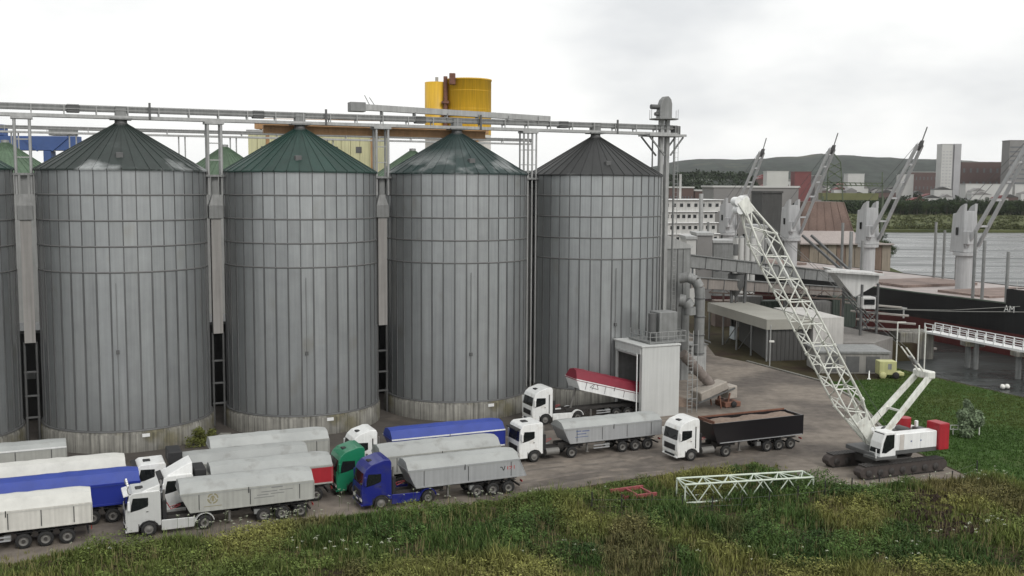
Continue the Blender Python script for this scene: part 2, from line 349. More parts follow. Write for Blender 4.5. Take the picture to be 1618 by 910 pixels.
def silo(i, label, m):
    r = thing('grain_silo', label, 'silo', Wp(STEP*i, 0), ANG, 'grain silos of the front row')
    MB().lathe([(R-.1, ZB), (R-.1, ZE), (.6, ZA-.2), (.6, ZA)], 64).build('wall_core', core, r)
    for k in range(5):
        z0, z1 = BANDS[k+1], BANDS[k]; me = panel_mesh(round(z1-z0, 2), k)
        for j in range(NP): ob('wall_panel', me, r, (0, 0, z0), j*DA)
    sm = cached('stiff', lambda: MB().box(R-.08, R+.075, -.065, .065, 0, 13.9).box(R-.08, R+.045, -.035, .035, 13.9, ZE-ZB-.1).mesh('stiffener', stif))
    for j in range(NP): ob('stiffener', sm, r, (0, 0, ZB+.05), (j+.5)*DA)
    rm = cached('ring', lambda: MB().lathe([(R-.03, -.08), (R+.05, -.07), (R+.05, .07), (R-.03, .08)], 80).mesh('wind_ring', ringm))
    for z in BANDS[1:5]: ob('wind_ring', rm, r, (0, 0, z))
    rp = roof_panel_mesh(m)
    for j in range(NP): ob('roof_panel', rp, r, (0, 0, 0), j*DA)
    MB().lathe([(.9, ZA-.32), (.62, ZA-.05), (.55, ZA+.02), (.55, ZA+.28), (.75, ZA+.3), (.75, ZA+.36), (0.02, ZA+.37)], 20).build('roof_cap', steel_d, r)
    bs = MB().lathe([(R+.28, -.1), (R+.28, ZB-.28), (R+.2, ZB-.22), (R+.2, ZB-.02), (R+.04, ZB), (R-.5, ZB)], 72).build('concrete_base', concrete, r)
    MB().lathe([(R+.23, ZB-.05), (R+.23, ZB+.04), (R+.02, ZB+.08)], 72).build('base_ring', steel_d, r)
    # thin cable conduit with a junction box and a small plate on the base, on the yard side
    t = math.radians(-100); x, y = (R+.12)*math.cos(t), (R+.12)*math.sin(t)
    cd = MB().tube((x, y, ZB), (x, y, 15), .03).build('conduit', steel_m, r)
    zj = 8.8 - 1.1*(i % 3)
    MB().box(x-.13, x+.13, y-.09, y+.09, zj, zj+.34).build('junction_box', steel_d, cd)
    t = math.radians(-84); p = Vector(((R+.285)*math.cos(t), (R+.285)*math.sin(t), 0)); e = Vector((-math.sin(t), math.cos(t), 0))*.32; nn = Vector((math.cos(t), math.sin(t), 0))*.03
    MB().hexa([p-e-nn+Vector((0, 0, 1.32)), p+e-nn+Vector((0, 0, 1.32)), p+e+nn+Vector((0, 0, 1.32)), p-e+nn+Vector((0, 0, 1.32)), p-e-nn+Vector((0, 0, 1.62)), p+e-nn+Vector((0, 0, 1.62)), p+e+nn+Vector((0, 0, 1.62)), p-e+nn+Vector((0, 0, 1.62))]).build('number_plate', white, bs)
    # roof hatch
    t = math.radians(-96-9*(i % 2)); rr = 5.6; zz = ZE + (ZA-ZE)*(R-rr)/(R-.5)
    MB().box(rr*math.cos(t)-.3, rr*math.cos(t)+.3, rr*math.sin(t)-.3, rr*math.sin(t)+.3, zz-.2, zz+.32).build('roof_hatch', steel_d, r, .04)
    return r
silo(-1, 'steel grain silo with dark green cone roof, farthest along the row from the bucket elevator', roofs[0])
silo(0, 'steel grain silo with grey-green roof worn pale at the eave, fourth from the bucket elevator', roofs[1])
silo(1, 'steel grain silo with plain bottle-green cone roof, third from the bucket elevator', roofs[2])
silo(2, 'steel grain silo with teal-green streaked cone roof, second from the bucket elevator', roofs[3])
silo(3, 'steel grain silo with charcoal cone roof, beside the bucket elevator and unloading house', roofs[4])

# rear row of silos: only their green roofs and slivers of wall show between the front ones
rearroof = M('rear_roof_green', (.075, .12, .075), .6, .1, .25, .4, .2, rnd=.15)
rearwall = M('rear_wall', (.24, .245, .24), .6, .2, .15, .4, .2)
for k, lab in ((0, 'rear-row grain silo with mossy green roof beside the blue gantry crane'), (2, 'rear-row grain silo, pale green roof between grey-green and bottle-green roofed silos'), (4, 'rear-row grain silo whose roof peeps out between the bottle-green and teal-green roofs')):
    p = Vector((-78.6+15.12*k, 163+6.8*k, 0))
    r = thing('rear_silo', lab, 'silo', p, ANG, 'silos of the rear row')
    MB().lathe([(R, 0), (R, ZE)], 40).build('wall', rearwall, r)
    rf = MB()
    for j in range(NP):
        t0, t1 = j*DA, (j+1)*DA; a, b = R+.15, .5
        rf.add([(a*math.cos(t0), a*math.sin(t0), ZE), (a*math.cos(t1), a*math.sin(t1), ZE), (b*math.cos(t1), b*math.sin(t1), ZA+.6), (b*math.cos(t0), b*math.sin(t0), ZA+.6)], [(0, 1, 2, 3)])
        rf.beam((a*math.cos(t0), a*math.sin(t0), ZE+.03), (b*math.cos(t0), b*math.sin(t0), ZA+.63), .08, .1)
    rf.build('roof', rearroof, r); MB().lathe([(.6, ZA+.4), (.6, ZA+1.0), (.02, ZA+1.05)], 14).build('roof_cap', steel_m, r)

# ------------------------------------------------------------------ conveyor over the silo roofs
def gallery(r, s0, s1, z, w=1.1, seg=2.7, hand=True, tubez=.62, m=steel):
    MB().box(s0, s1, -w/2, -w/2+.1, z, z+.3).box(s0, s1, w/2-.1, w/2, z, z+.3).box(s0, s1, -w/2+.1, w/2-.1, z+.22, z+.27).build('walkway_beam', m, r)
    MB().box(s0, s1, -.18, .46, z+tubez, z+tubez+.5).build('conveyor_casing', steel_m, r)
    n = int((s1-s0)/seg)
    pm = MB().box(-.05, .05, -w/2+.12, -w/2+.2, z+.27, z+1.15).box(-.05, .05, w/2-.2, w/2-.12, z+.27, z+1.15).box(-.06, .06, -.2, .5, z+tubez-.08, z+tubez).mesh('rail_post', rail)
    for i in range(n+1): ob('rail_post', pm, r, (s0+i*(s1-s0)/n, 0, 0))
    if hand:
        for y in (-w/2+.16, w/2-.16):
            h = MB()
            for zz in (1.15, .8): h.beam((s0, y, z+zz), (s1, y, z+zz), .045, .045)
            h.build('handrail', rail, r)
cv = thing('roof_conveyor', 'long grey conveyor gallery running over the apexes of the front silos', 'conveyor', Wp(0, 0), ANG)
gallery(cv, -40, 60.2, 29.5)
for i in range(-2, 4):
    s = STEP*i
    MB().box(s-.95, s+.95, -.75, .75, 29.43, 29.62).box(s-.5, s+.5, -.35, .55, 29.78, 30.66).build('discharge_box', steel_m, cv, .03)
    MB().box(s-4.6, s-3.5, -.3, .55, 29.98, 30.72).build('drive_unit', steel_d, cv, .05)
    MB().box(s+2.4, s+2.6, -.62, -.5, 29.5, 31.05).build('lamp_post', steel_d, cv)
uc = thing('upper_conveyor', 'second pale inclined conveyor on top of the gallery between the middle silos', 'conveyor', Wp(0, 0), ANG)
MB().hexa([(22.2, -.3, 31.15), (44, -.3, 30.65), (44, .5, 30.65), (22.2, .5, 31.15), (22.2, -.3, 31.75), (44, -.3, 31.2), (44, .5, 31.2), (22.2, .5, 31.75)]).build('casing', steel, uc)
MB().box(21.6, 23.2, -.45, .65, 30.95, 31.9).build('drive_head', steel_m, uc, .05)
MB().beam((23.6, -.3, 31.7), (23.1, -.3, 32.6), .06, .06).beam((24.1, -.3, 31.7), (23.6, -.3, 32.4), .06, .06).build('aerial', steel_m, uc)
for s in (25, 28.5, 32, 35.5, 39, 42.5): MB().box(s-.06, s+.06, -.3, .5, 30.4, 31.1).build('support_leg', steel_m, uc)
# deeper girder stretch between silos two and three
gd = thing('orange_girder', 'faded orange-brown girder carrying the conveyor past the two middle silos', 'girder', Wp(0, 1.1), ANG)
MB().box(13.2, 36.8, -.2, .2, 28.75, 29.3).build('web', oran, gd)
MB().box(13.2, 36.8, -.35, .35, 29.3, 29.42).box(13.2, 36.8, -.35, .35, 28.63, 28.75).build('flange', oran, gd)
for i in range(12): MB().box(13.7+i*2, 13.8+i*2, -.26, .26, 28.75, 29.3).build('stiffener', oran, gd)
# rear conveyor
rc = thing('rear_conveyor', 'thin grey conveyor gallery running over the rear silo roofs', 'conveyor', (-78.6, 163, 0), ANG)
gallery(rc, -60, 90, 31.3, seg=6.0)
for k in range(10): MB().tube((-24+k*8.3, 0, 27), (-24+k*8.3, 0, 31.3), .12).tube((-23+k*8.3, 0, 27), (-23+k*8.3, 0, 31.3), .12).build('trestle', steel, rc)

dkh = thing('gap_darkener', 'long dark low service house standing between the two silo rows', 'building', Wp(0, 9.5), ANG)  # added dark box, stands in for the shade seen through the silo gaps
dkm_ = M('gap_shade_dark', (.03, .03, .03), .85, 0, .2, .5)
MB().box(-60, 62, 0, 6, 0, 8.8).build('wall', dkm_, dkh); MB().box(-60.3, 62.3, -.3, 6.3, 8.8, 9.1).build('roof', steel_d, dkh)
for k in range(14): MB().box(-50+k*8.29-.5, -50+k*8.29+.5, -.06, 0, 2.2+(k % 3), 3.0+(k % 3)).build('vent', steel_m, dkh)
# support towers in the gaps between the silos
beige = M('beige_casing', (.30, .29, .278), .65, .05, .12, .5, .2)
for i, lab in zip(range(-1, 3), ('beside the partly hidden end silo', 'between the grey-green and bottle-green roofed silos', 'between the bottle-green and teal-green roofed silos', 'between the teal-green and charcoal roofed silos')):
    s = STEP*(i+.5)
    r = thing('support_tower', 'slim grey steel tower holding up the conveyor ' + lab, 'tower', Wp(s, 0), ANG)
    thin = i == 2
    for dx in ((-.62, .62) if not thin else (-.75, -.25, .25, .75)):
        for dy in (-.5, .5): MB().tube((dx, dy, 22.6 if not thin else 0), (dx, dy, 29.5), .1 if thin else .13, 8).build('post', steel, r)
    MB().box(-.9, .9, -.7, .7, 29.28, 29.5).build('head_beam', steel, r)
    MB().box(-1.15, 1.15, -.75, .75, 24.3, 24.5).build('platform', steel_m, r)
    for z in (25.9, 27.5): MB().beam((-.62, -.5, z), (.62, -.5, z), .07, .07).beam((-.62, .5, z), (.62, .5, z), .07, .07).build('cross_bar', steel, r)
    if not thin:
        MB().hexa([(-.28, -.3, 22.6), (.28, -.3, 22.6), (.28, .3, 22.6), (-.28, .3, 22.6), (-.28, -.3, 24.3), (.28, -.3, 24.3), (.28, .3, 24.3), (-.28, .3, 24.3)]).hexa([(-.62, -.5, 21.6), (.62, -.5, 21.6), (.62, .5, 21.6), (-.62, .5, 21.6), (-.28, -.3, 22.6), (.28, -.3, 22.6), (.28, .3, 22.6), (-.28, .3, 22.6)]).build('chute', steel_m, r)
        MB().box(-.66, .66, -.55, .55, 20.3, 21.6).build('transfer_box', steel_m, r, .04)
        MB().box(-.46, .46, -.4, .5, 9.2, 20.3).build('casing', beige, r)
        for dx in (-.5, .5): MB().tube((dx, 0, 0), (dx, 0, 9.2), .12, 8).build('leg', steel_d, r)
    else: MB().box(-.85, .85, .6, .75, 0, 24.3).build('casing', steel_d, r)
    for z in (2.2, 4.2, 6.4): MB().box(-.62, .62, -.12, .12, z, z+.14).build('brace_plate', steel_d, r)

# bucket elevator at the end of the row
be = thing('bucket_elevator', 'tall grey bucket elevator tower with rounded head at the end of the silo row', 'elevator', Wp(STEP*3+8.9, 0), ANG)
for dx in (-.55, .25): MB().box(dx, dx+.42, -.28, .28, 0, 31.5).build('leg_casing', steel, be)
for dx, dy in ((-1, -.8), (1, -.8), (-1, .8), (1, .8)): MB().tube((dx*.95, dy, 0), (dx*.95, dy, 29.4), .09, 8).build('post', steel_m, be)
MB().prism([(-.75, 31.3), (.85, 31.3), (.85, 33.1), (.7, 33.6), (.35, 33.95), (-.05, 33.9), (-.45, 33.5), (-.75, 32.7)], -.42, .42).build('head', steel_m, be, .06, 2)
MB().tube((-1.75, 0, 32.7), (-.7, 0, 32.7), .28, 12).tube((-1.2, 0, 31.9), (-.7, 0, 31.9), .22, 10).build('motor', steel_d, be)
pl = MB().lathe([(.3, 31.28), (1.7, 31.28), (1.7, 31.4), (.3, 31.4)], 8, smooth=False).build('head_platform', steel_m, be)
for k in range(8): t = k*math.pi/4; MB().tube((1.65*math.cos(t), 1.65*math.sin(t), 31.4), (1.65*math.cos(t), 1.65*math.sin(t), 32.4), .03).build('rail_post', rail, pl)
p2 = MB().box(-2.6, 2.3, -1.3, 1.3, 29.35, 29.6).build('landing', steel, be)
MB().box(1.2, 2.0, -.5, .5, 29.6, 30.6).build('gearbox', steel_d, p2, .05)
for x0 in (-2.4, 2.1):
    MB().beam((x0, -.9, 29.3), (.4*(1 if x0 > 0 else -1), -.9, 27.2), .16, .16).beam((x0, .9, 29.3), (.4*(1 if x0 > 0 else -1), .9, 27.2), .16, .16).build('bracket', steel_m, be)
lt = MB().tube((.95, -1.05, 0), (.95, -1.05, 30.5), .03).tube((1.35, -1.05, 0), (1.35, -1.05, 30.5), .03)
for z in range(1, 60): lt.beam((.95, -1.05, z*.5), (1.35, -1.05, z*.5), .03, .03)
lt.build('ladder', rail, be)
# ------------------------------------------------------------------ trucks (local: front points to -x, front axle at x=0, near side y=-1.25)
def wheel(parent, x, y, dual=False, rm=None):
    def tyre():
        return MB().lathe([(.30, -.15), (.46, -.155), (.505, -.11), (.51, 0), (.505, .11), (.46, .155), (.30, .15)], 22, axis='y').mesh('tyre', rubber)
    def rim(m):
        return MB().lathe([(.30, -.14), (.27, -.05 if dual else -.12), (.17, -.04 if dual else -.15), (.10, -.09 if dual else -.19), (.004, -.1 if dual else -.2)], 16, axis='y').lathe([(.004, .1), (.3, .14)], 12, axis='y').mesh('rim', m)
    m = rm or rimm
    wdt = 1 if y < 0 else -1
    w_ = thing_part('wheel', parent, (x, y, .51), 0 if y < 0 else math.pi)
    ob('tyre', cached('tyre', tyre), w_); ob('rim', cached(('rim', m.name, dual), lambda: rim(m)), w_)
    return w_
def thing_part(name, parent, loc, rz=0.0):
    # hub mesh acts as the part that parents tyre and rim
    me = cached('hub', lambda: MB().tube((0, -.12, 0), (0, .12, 0), .12, 8).mesh('hub', chass))
    return ob(name, me, parent, loc, rz)
CABS = {
 'low':  [(-1.38,.42),(-.66,.42),(-.6,.75),(-.38,1.02),(0,1.12),(.38,1.02),(.6,.75),(.62,.7),(.8,.7),(.8,3.0),(.72,3.12),(-.95,3.08),(-1.2,2.9),(-1.42,1.75),(-1.46,1.2)],
 'high': [(-1.38,.42),(-.66,.42),(-.6,.75),(-.38,1.02),(0,1.12),(.38,1.02),(.6,.75),(.62,.7),(.8,.7),(.8,3.45),(.7,3.68),(.25,3.7),(-.75,3.4),(-1.1,3.1),(-1.25,2.8),(-1.42,1.75),(-1.46,1.2)],
 'box':  [(-1.38,.42),(-.66,.42),(-.6,.75),(-.38,1.02),(0,1.12),(.38,1.02),(.6,.75),(.62,.7),(.8,.7),(.8,3.3),(.72,3.42),(-.9,3.36),(-1.15,3.2),(-1.32,2.85),(-1.42,1.75),(-1.46,1.2)]}
def cab(r, style, cm, skirt=None, defl=None, bars=False):
    body = MB().prism(CABS[style], -1.22, 1.22).build('cab', cm, r, .075, 2)
    def fx(z):        # x of the cab front at height z
        pr = [(1.2, -1.46), (1.75, -1.42), (2.8, -1.25 if style != 'box' else -1.325), (3.1, -1.1 if style == 'high' else -1.0)]
        return np.interp(z, [a for a, _ in pr], [b for _, b in pr])
    z0, z1 = 1.92, 2.78
    ws = MB().hexa([(fx(z0)-.02, -1.08, z0), (fx(z0)+.06, -1.08, z0), (fx(z0)+.06, 1.08, z0), (fx(z0)-.02, 1.08, z0), (fx(z1)-.02, -1.0, z1), (fx(z1)+.06, -1.0, z1), (fx(z1)+.06, 1.0, z1), (fx(z1)-.02, 1.0, z1)]).build('windscreen', glass, body)
    for sgn in (-1, 1):
        yy = sgn*1.222; a, b = (yy, yy+sgn*.012) if sgn > 0 else (yy+sgn*.012, yy)
        dr = MB().prism([(-1.2, 1.2), (-.3, 1.2), (.05, 1.25), (.05, 2.82), (-1.02, 2.82), (-1.2, 2.0)], a, b).build('door', cm, body)
        yy = sgn*1.236; a, b = (yy, yy+sgn*.01) if sgn > 0 else (yy+sgn*.01, yy)
        MB().prism([(-1.14, 1.82), (-.6, 1.92), (-.05, 2.1), (.0, 2.2), (.0, 2.7), (-.97, 2.74), (-1.08, 2.3)], a, b).build('side_window', glass, dr)
        MB().box(-.14, .0, min(yy, yy+sgn*.03), max(yy, yy+sgn*.03), 1.72, 1.77).build('door_handle', black, dr)
        y2 = sgn*1.30
        mr = MB().box(-1.32, -1.16, min(y2, y2+sgn*.2), max(y2, y2+sgn*.2), 1.95, 2.62).build('mirror', cm if cm is not silverc else white, body, .04)
        MB().box(-1.2, -1.14, min(sgn*1.2, y2), max(sgn*1.2, y2), 2.5, 2.56).build('mirror_arm', black, mr)
        MB().box(.35, .45, *sorted((sgn*1.223, sgn*1.24)), 1.1, 3.0).build('air_intake', black if style == 'high' and cm is whitec else cm, body)
        MB().box(-1.47, -1.36, *sorted((sgn*.62, sgn*1.1)), .72, .92).build('headlight', light, body, .02)
        if skirt is not None:
            MB().prism([(.82, .32), (2.95, .32), (3.05, .8), (3.0, 1.0), (.82, 1.05)], *sorted((sgn*1.16, sgn*1.22))).build('side_skirt', skirt, r, .03)
            fd = MB(); av = []
            for q_ in range(13):
                t_ = math.radians(8+164*q_/12)
                for rr_, yy_ in ((.6, -.16), (.66, -.16), (.66, .16), (.6, .16)): av.append((rr_*math.cos(t_), yy_, rr_*math.sin(t_)))
            fd.add(av, [(q_*4+j_, q_*4+4+j_, q_*4+4+(j_+1) % 4, q_*4+(j_+1) % 4) for q_ in range(12) for j_ in range(4)])
            fd.build('wheel_arch', skirt, r, loc=(3.65, sgn*1.05, .55))
        else:
            MB().tube((1.2, sgn*.85, .72), (2.45, sgn*.85, .72), .32, 12).build('fuel_tank', rimm if sgn < 0 else steel_m, r)
            MB().box(3.0, 4.3, *sorted((sgn*.85, sgn*1.2)), 1.06, 1.1).build('mudguard', black, r)
    for sgn in (-1, 1):
        MB().box(-.66, -.6, *sorted((sgn*1.19, sgn*1.232)), .5, .95).build('entry_step', black, body)
        MB().hexa([(-1.475, sgn*1.1-.05, 1.3), (-1.35, sgn*1.2-.05, 1.3), (-1.35, sgn*1.2+.05, 1.3), (-1.475, sgn*1.1+.05, 1.3), (-1.44, sgn*1.1-.05, 1.95), (-1.3, sgn*1.2-.05, 1.95), (-1.3, sgn*1.2+.05, 1.95), (-1.44, sgn*1.1+.05, 1.95)]).build('corner_deflector', cm, body)
        fl = MB(); av = []
        for q_ in range(11):
            t_ = math.radians(20+140*q_/10)
            for rr_ in (.6, .68): av.append((rr_*math.cos(t_), sgn*1.235, .5+rr_*.92*math.sin(t_)))
        fl.add(av, [(q_*2, q_*2+1, q_*2+3, q_*2+2) for q_ in range(10)]).build('arch_trim', black, body)
        MB().beam((fx(1.98)-.04, sgn*.15, 1.95), (fx(2.3)-.045, sgn*.75, 2.32), .03, .03).build('wiper', black, ws)
    MB().box(.79, .83, -1.15, 1.15, 1.0, 2.9).build('cab_back_wall', black, body)
    MB().box(-1.49, -1.4, -.85, .85, 1.0, 1.5).build('grille', black, body, .03)
    MB().box(-1.5, -1.38, -.7, .7, .5, .64).build('bumper_grille', black, body)
    MB().box(-1.48, -1.35, -1.17, 1.17, .38, .5).build('bumper', cm, body, .03)
    MB().box(-1.5, -1.47, -.26, .26, .7, .81).build('licence_plate', white, body)
    if style != 'high' or cm is silverc:
        vz = 2.86; MB().hexa([(fx(2.8)-.3, -1.1, vz-.02), (fx(2.8)+.05, -1.1, vz+.06), (fx(2.8)+.05, 1.1, vz+.06), (fx(2.8)-.3, 1.1, vz-.02), (fx(2.8)-.28, -1.1, vz+.06), (fx(2.8)+.05, -1.1, vz+.14), (fx(2.8)+.05, 1.1, vz+.14), (fx(2.8)-.28, 1.1, vz+.06)]).build('sun_visor', black if cm is not silverc else white, body)
    top = {'low': 3.1, 'high': 3.45, 'box': 3.4}[style]
    MB().box(-.72, -.2, -.3, .3, top-.12, top+.06).build('roof_hatch', black, body, .03)
    if defl is not None:
        MB().hexa([(-1.0, -1.0, 3.06), (.78, -1.14, 3.06), (.78, 1.14, 3.06), (-1.0, 1.0, 3.06), (.45, -1.0, 3.8), (.78, -1.05, 3.92), (.78, 1.05, 3.92), (.45, 1.0, 3.8)]).build('air_deflector', defl, body, .07, 2)
    if bars:
        b = MB(); 
        for sgn in (-1, 1): b.path([(-1.0, sgn*1.15, 2.95), (-1.25, sgn*1.2, 3.1), (-1.3, sgn*1.2, 3.4), (-1.2, sgn*1.1, 3.5)], .03, 6)
        b.tube((-1.2, -1.1, 3.5), (-1.2, 1.1, 3.5), .03, 6).build('light_bar', rimm, body)
        for k in range(4): MB().tube((-1.28, -.8+k*.53, 3.5), (-1.17, -.8+k*.53, 3.5), .11, 10).build('spot_lamp', light, body)
    MB().box(.6, 5.1, -.45, -.35, .78, 1.04).box(.6, 5.1, .35, .45, .78, 1.04).box(1.0, 4.8, -.35, .35, .8, .86).build('tractor_frame', chass, r)
    MB().box(.9, 1.2, -1.0, 1.0, .9, 2.3).build('equipment_rack', black, r, .03)
    MB().tube((1.05, -.75, 1.2), (1.05, -.75, 3.0), .08, 8).build('exhaust_stack', rimm, r)
    cl = MB(); cl.path([(1.1, .1, 2.2), (1.5, .15, 1.5), (2.2, .05, 1.65)], .025, 6).path([(1.1, -.1, 2.2), (1.55, -.15, 1.4), (2.2, -.05, 1.6)], .025, 6); cl.build('air_line', redp, r)
    for x in (0, 3.65):
        for sgn in (-1, 1): wheel(r, x, sgn*1.06, x > 1)
def trailer(r, bm, tm, rear='square', npan=3, guards=None, x0=2.05, x1=12.1, top=2.62, bot=1.35, ridge=.82, rearm=None, tilt=0.0, open_=False, frame=None, trim=None, panels=True, sh=0.0):
    """Tipper semi-trailer. Chassis is fixed; with tilt the body turns about the rear hinge."""
    hinge = (x1-.9, 0, 1.25)
    def T(p):
        if not tilt: return p
        dx, dz = p[0]-hinge[0], p[2]-hinge[2]; c, s = math.cos(tilt), math.sin(tilt)
        return (hinge[0]+dx*c+dz*s, p[1], hinge[2]-dx*s+dz*c)
    def bl(mb, name, m, par, bevel=0.0, seg=1): mb.v = [T(p) for p in mb.v]; return mb.build(name, m, par, bevel, seg)
    ft, fb = x0, x0+.62                                   # front leans forward at the top
    rt, rb = (x1-.35, x1+.25) if rear == 'flare' else (x1, x1)
    wy = 1.24
    if not open_:
        bd = bl(MB().hexa([(fb, -wy+.05, bot), (rb, -wy+.05, bot), (rb, wy-.05, bot), (fb, wy-.05, bot), (ft, -wy+.05, top), (rt, -wy+.05, top), (rt, wy-.05, top), (ft, wy-.05, top)]), 'body', steel_d if panels else bm, r)
        bl(MB().hexa([(fb-.03, -wy, bot), (fb+.05, -wy, bot), (fb+.05, wy, bot), (fb-.03, wy, bot), (ft-.03, -wy, top), (ft+.05, -wy, top), (ft+.05, wy, top), (ft-.03, wy, top)]), 'front_panel', bm, bd)
    else:
        mb = MB()
        outer = [(fb, -wy, bot), (rb, -wy, bot), (rb, wy, bot), (fb, wy, bot), (ft, -wy, top), (rt, -wy, top), (rt, wy, top), (ft, wy, top)]
        i = .07; inn = [(fb+i, -wy+i, bot+.1), (rb-i, -wy+i, bot+.1), (rb-i, wy-i, bot+.1), (fb+i, wy-i, bot+.1), (ft+i, -wy+i, top), (rt-i, -wy+i, top), (rt-i, wy-i, top), (ft+i, wy-i, top)]
        mb.add(outer, [(3,2,1,0),(0,1,5,4),(1,2,6,5),(2,3,7,6),(3,0,4,7)]).add(inn, [(0,1,2,3),(4,5,1,0),(5,6,2,1),(6,7,3,2),(7,4,0,3)])
        mb.add(outer[4:]+inn[4:], [(0,1,5,4),(1,2,6,5),(2,3,7,6),(3,0,4,7)])
        bd = bl(mb, 'body', bm, r)
    # side panels with open joints between them
    g = .035
    edges = [0.0] + [(.07 + .86*k/max(1, npan)) for k in range(npan+1)] + [1.0]
    if panels:
        for sgn in (-1, 1):
            for k in range(len(edges)-1):
                a, b = edges[k], edges[k+1]
                q = []
                for zz, f0, f1 in ((bot, fb, rb), (top, ft, rt)):
                    q.append(((f0 if a == 0 else fb+.05+(x1-.5-fb)*a)+g, (f1 if b == 1 else fb+.05+(x1-.5-fb)*b)-g, zz))
                y0, y1 = sorted((sgn*(wy-.06), sgn*(wy+.012)))
                (a0, b0, zb), (a1, b1, zt) = q
                bl(MB().hexa([(a0, y0, zb), (b0, y0, zb), (b0, y1, zb), (a0, y1, zb), (a1, y0, zt-.03), (b1, y0, zt-.03), (b1, y1, zt-.03), (a1, y1, zt-.03)]), 'side_panel', bm, bd)
    for sgn in (-1, 1):
        y0, y1 = sorted((sgn*(wy-.05), sgn*(wy+.05)))
        bl(MB().hexa([(ft-.02, y0, top-.06), (rt+.02, y0, top-.06), (rt+.02, y1, top-.06), (ft-.02, y1, top-.06), (ft-.02, y0, top+.05), (rt+.02, y0, top+.05), (rt+.02, y1, top+.05), (ft-.02, y1, top+.05)]), 'top_rail', trim or bm, bd)
        bl(MB().box(fb, rb-.02, *sorted((sgn*(wy-.06), sgn*(wy+.03))), bot-.06, bot+.06), 'bottom_rail', trim or bm, bd)
    bl(MB().hexa([(rb-.01, -wy, bot-.03), (rb+.05, -wy, bot-.03), (rb+.05, wy, bot-.03), (rb-.01, wy, bot-.03), (rt-.01, -wy, top), (rt+.05, -wy, top), (rt+.05, wy, top), (rt-.01, wy, top)]), 'tailgate', rearm or bm, bd)
    if tm is not None:
        n = 16; rows = [(-wy-.03, -.12), (-wy-.02, .04), (-.72, ridge*.86), (.0, ridge+.03), (.72, ridge*.86), (wy+.02, .04), (wy+.03, -.12)]
        vs = []; m_ = len(rows); rr = random.Random(int(x0*100)+hash(tm.name) % 97)
        for i in range(n+1):
            f = i/n; x = ft+(rt-ft)*f; e = min(1, f*4+.9, (1-f)*4+.8); sag = -.05*abs(math.sin(f*math.pi*7.0))
            for (y, z) in rows: vs.append((x, y, top+(z*e if z > .1 else z)+(sag+rr.uniform(-.012, .012) if z > .1 else 0)))
        fs = [(i*m_+j, (i+1)*m_+j, (i+1)*m_+j+1, i*m_+j+1) for i in range(n) for j in range(m_-1)]
        mb = MB().add(vs, fs); mb.add(vs[:m_], [tuple(range(m_))]); mb.add(vs[-m_:], [tuple(range(m_-1, -1, -1))])
        tp = bl(mb, 'tarpaulin', tm, bd)
        for xx in (ft+(rt-ft)*.5,): bl(MB().box(xx-.03, xx+.03, -wy-.06, -wy-.03, top-.35, top+.06), 'strap', black, tp)
    fm = frame or chass
    MB().box(2.6, x1-.2, -.5, -.38, 1.0, 1.28).box(2.6, x1-.2, .38, .5, 1.0, 1.28).box(3.2, 4.2, -.38, .38, 1.05, 1.2).build('trailer_frame', fm, r)
    for x in (8.15+sh, 9.46+sh, 10.77+sh):
        MB().box(x-.06, x+.06, -.95, .95, .44, .58).build('axle', chass, r)
        for sgn in (-1, 1):
            wheel(r, x, sgn*1.04, True)
            MB().box(x-.58, x+.58, *sorted((sgn*.88, sgn*1.2)), 1.06, 1.09).build('mudguard', black, r)
    for sgn in (-1, 1):
        lg = MB().box(5.3, 5.44, *sorted((sgn*.62, sgn*.78)), .35, 1.05).box(5.22, 5.52, *sorted((sgn*.56, sgn*.84)), .3, .35).build('landing_leg', rimm, r)
        if guards is not None:
            for z in (.62, .86): MB().box(5.8, 7.4, *sorted((sgn*1.1, sgn*1.16)), z, z+.1).build('side_guard', guards, r)
        MB().box(7.0, 7.45, *sorted((sgn*.75, sgn*1.12)), .62, .98).build('tool_box', steel_m if sgn < 0 else black, r, .03)
        MB().box(x1-.06, x1-.02, *sorted((sgn*.75, sgn*1.15)), .8, .95).build('tail_light', lred, r)
    MB().box(x1-.3, x1-.18, -1.1, 1.1, .5, .62).build('rear_bumper', chass, r)
    return bd
def decal(parent, y, shapes, m, name='painted_mark'):
    mb = MB()
    for s in shapes:
        if s[0] == 'bar': _, x0, x1, z0, z1 = s; mb.box(x0, x1, y-.004, y, z0, z1)
        elif s[0] == 'ring':
            _, cx, cz, a, b = s
            for k in range(20):
                if k % 5 == 4: continue
                t0, t1 = 2*math.pi*k/20, 2*math.pi*(k+1)/20
                mb.add([(cx+a*math.cos(t0), y, cz+a*math.sin(t0)), (cx+a*math.cos(t1), y, cz+a*math.sin(t1)), (cx+b*math.cos(t1), y, cz+b*math.sin(t1)), (cx+b*math.cos(t0), y, cz+b*math.sin(t0))], [(0, 1, 2, 3)])
        elif s[0] == 'line': _, xa, za, xb, zb, wd = s; mb.beam((xa, y, za), (xb, y, zb), .004, wd, Vector((0, 0, 1)) if abs(xb-xa) > abs(zb-za) else Vector((1, 0, 0)))
    return mb.build(name, m, parent)
def truck(label, s, t, style, cm, group=None, **k):
    return thing('tipper_truck', label, 'truck', Wp(s, t+1.25), ANG + k.get('yaw', 0), 'tipper trucks parked in the yard')
inko = M('faded_olive_print', (.22, .20, .12), .7); inkg = M('faded_grey_print', (.20, .205, .2), .7); inkb = M('blue_grey_print', (.12, .15, .26), .7)
inkk = M('black_print', (.02, .02, .02), .6); inkr = M('red_print', (.4, .05, .05), .6)
YD = -1.2545
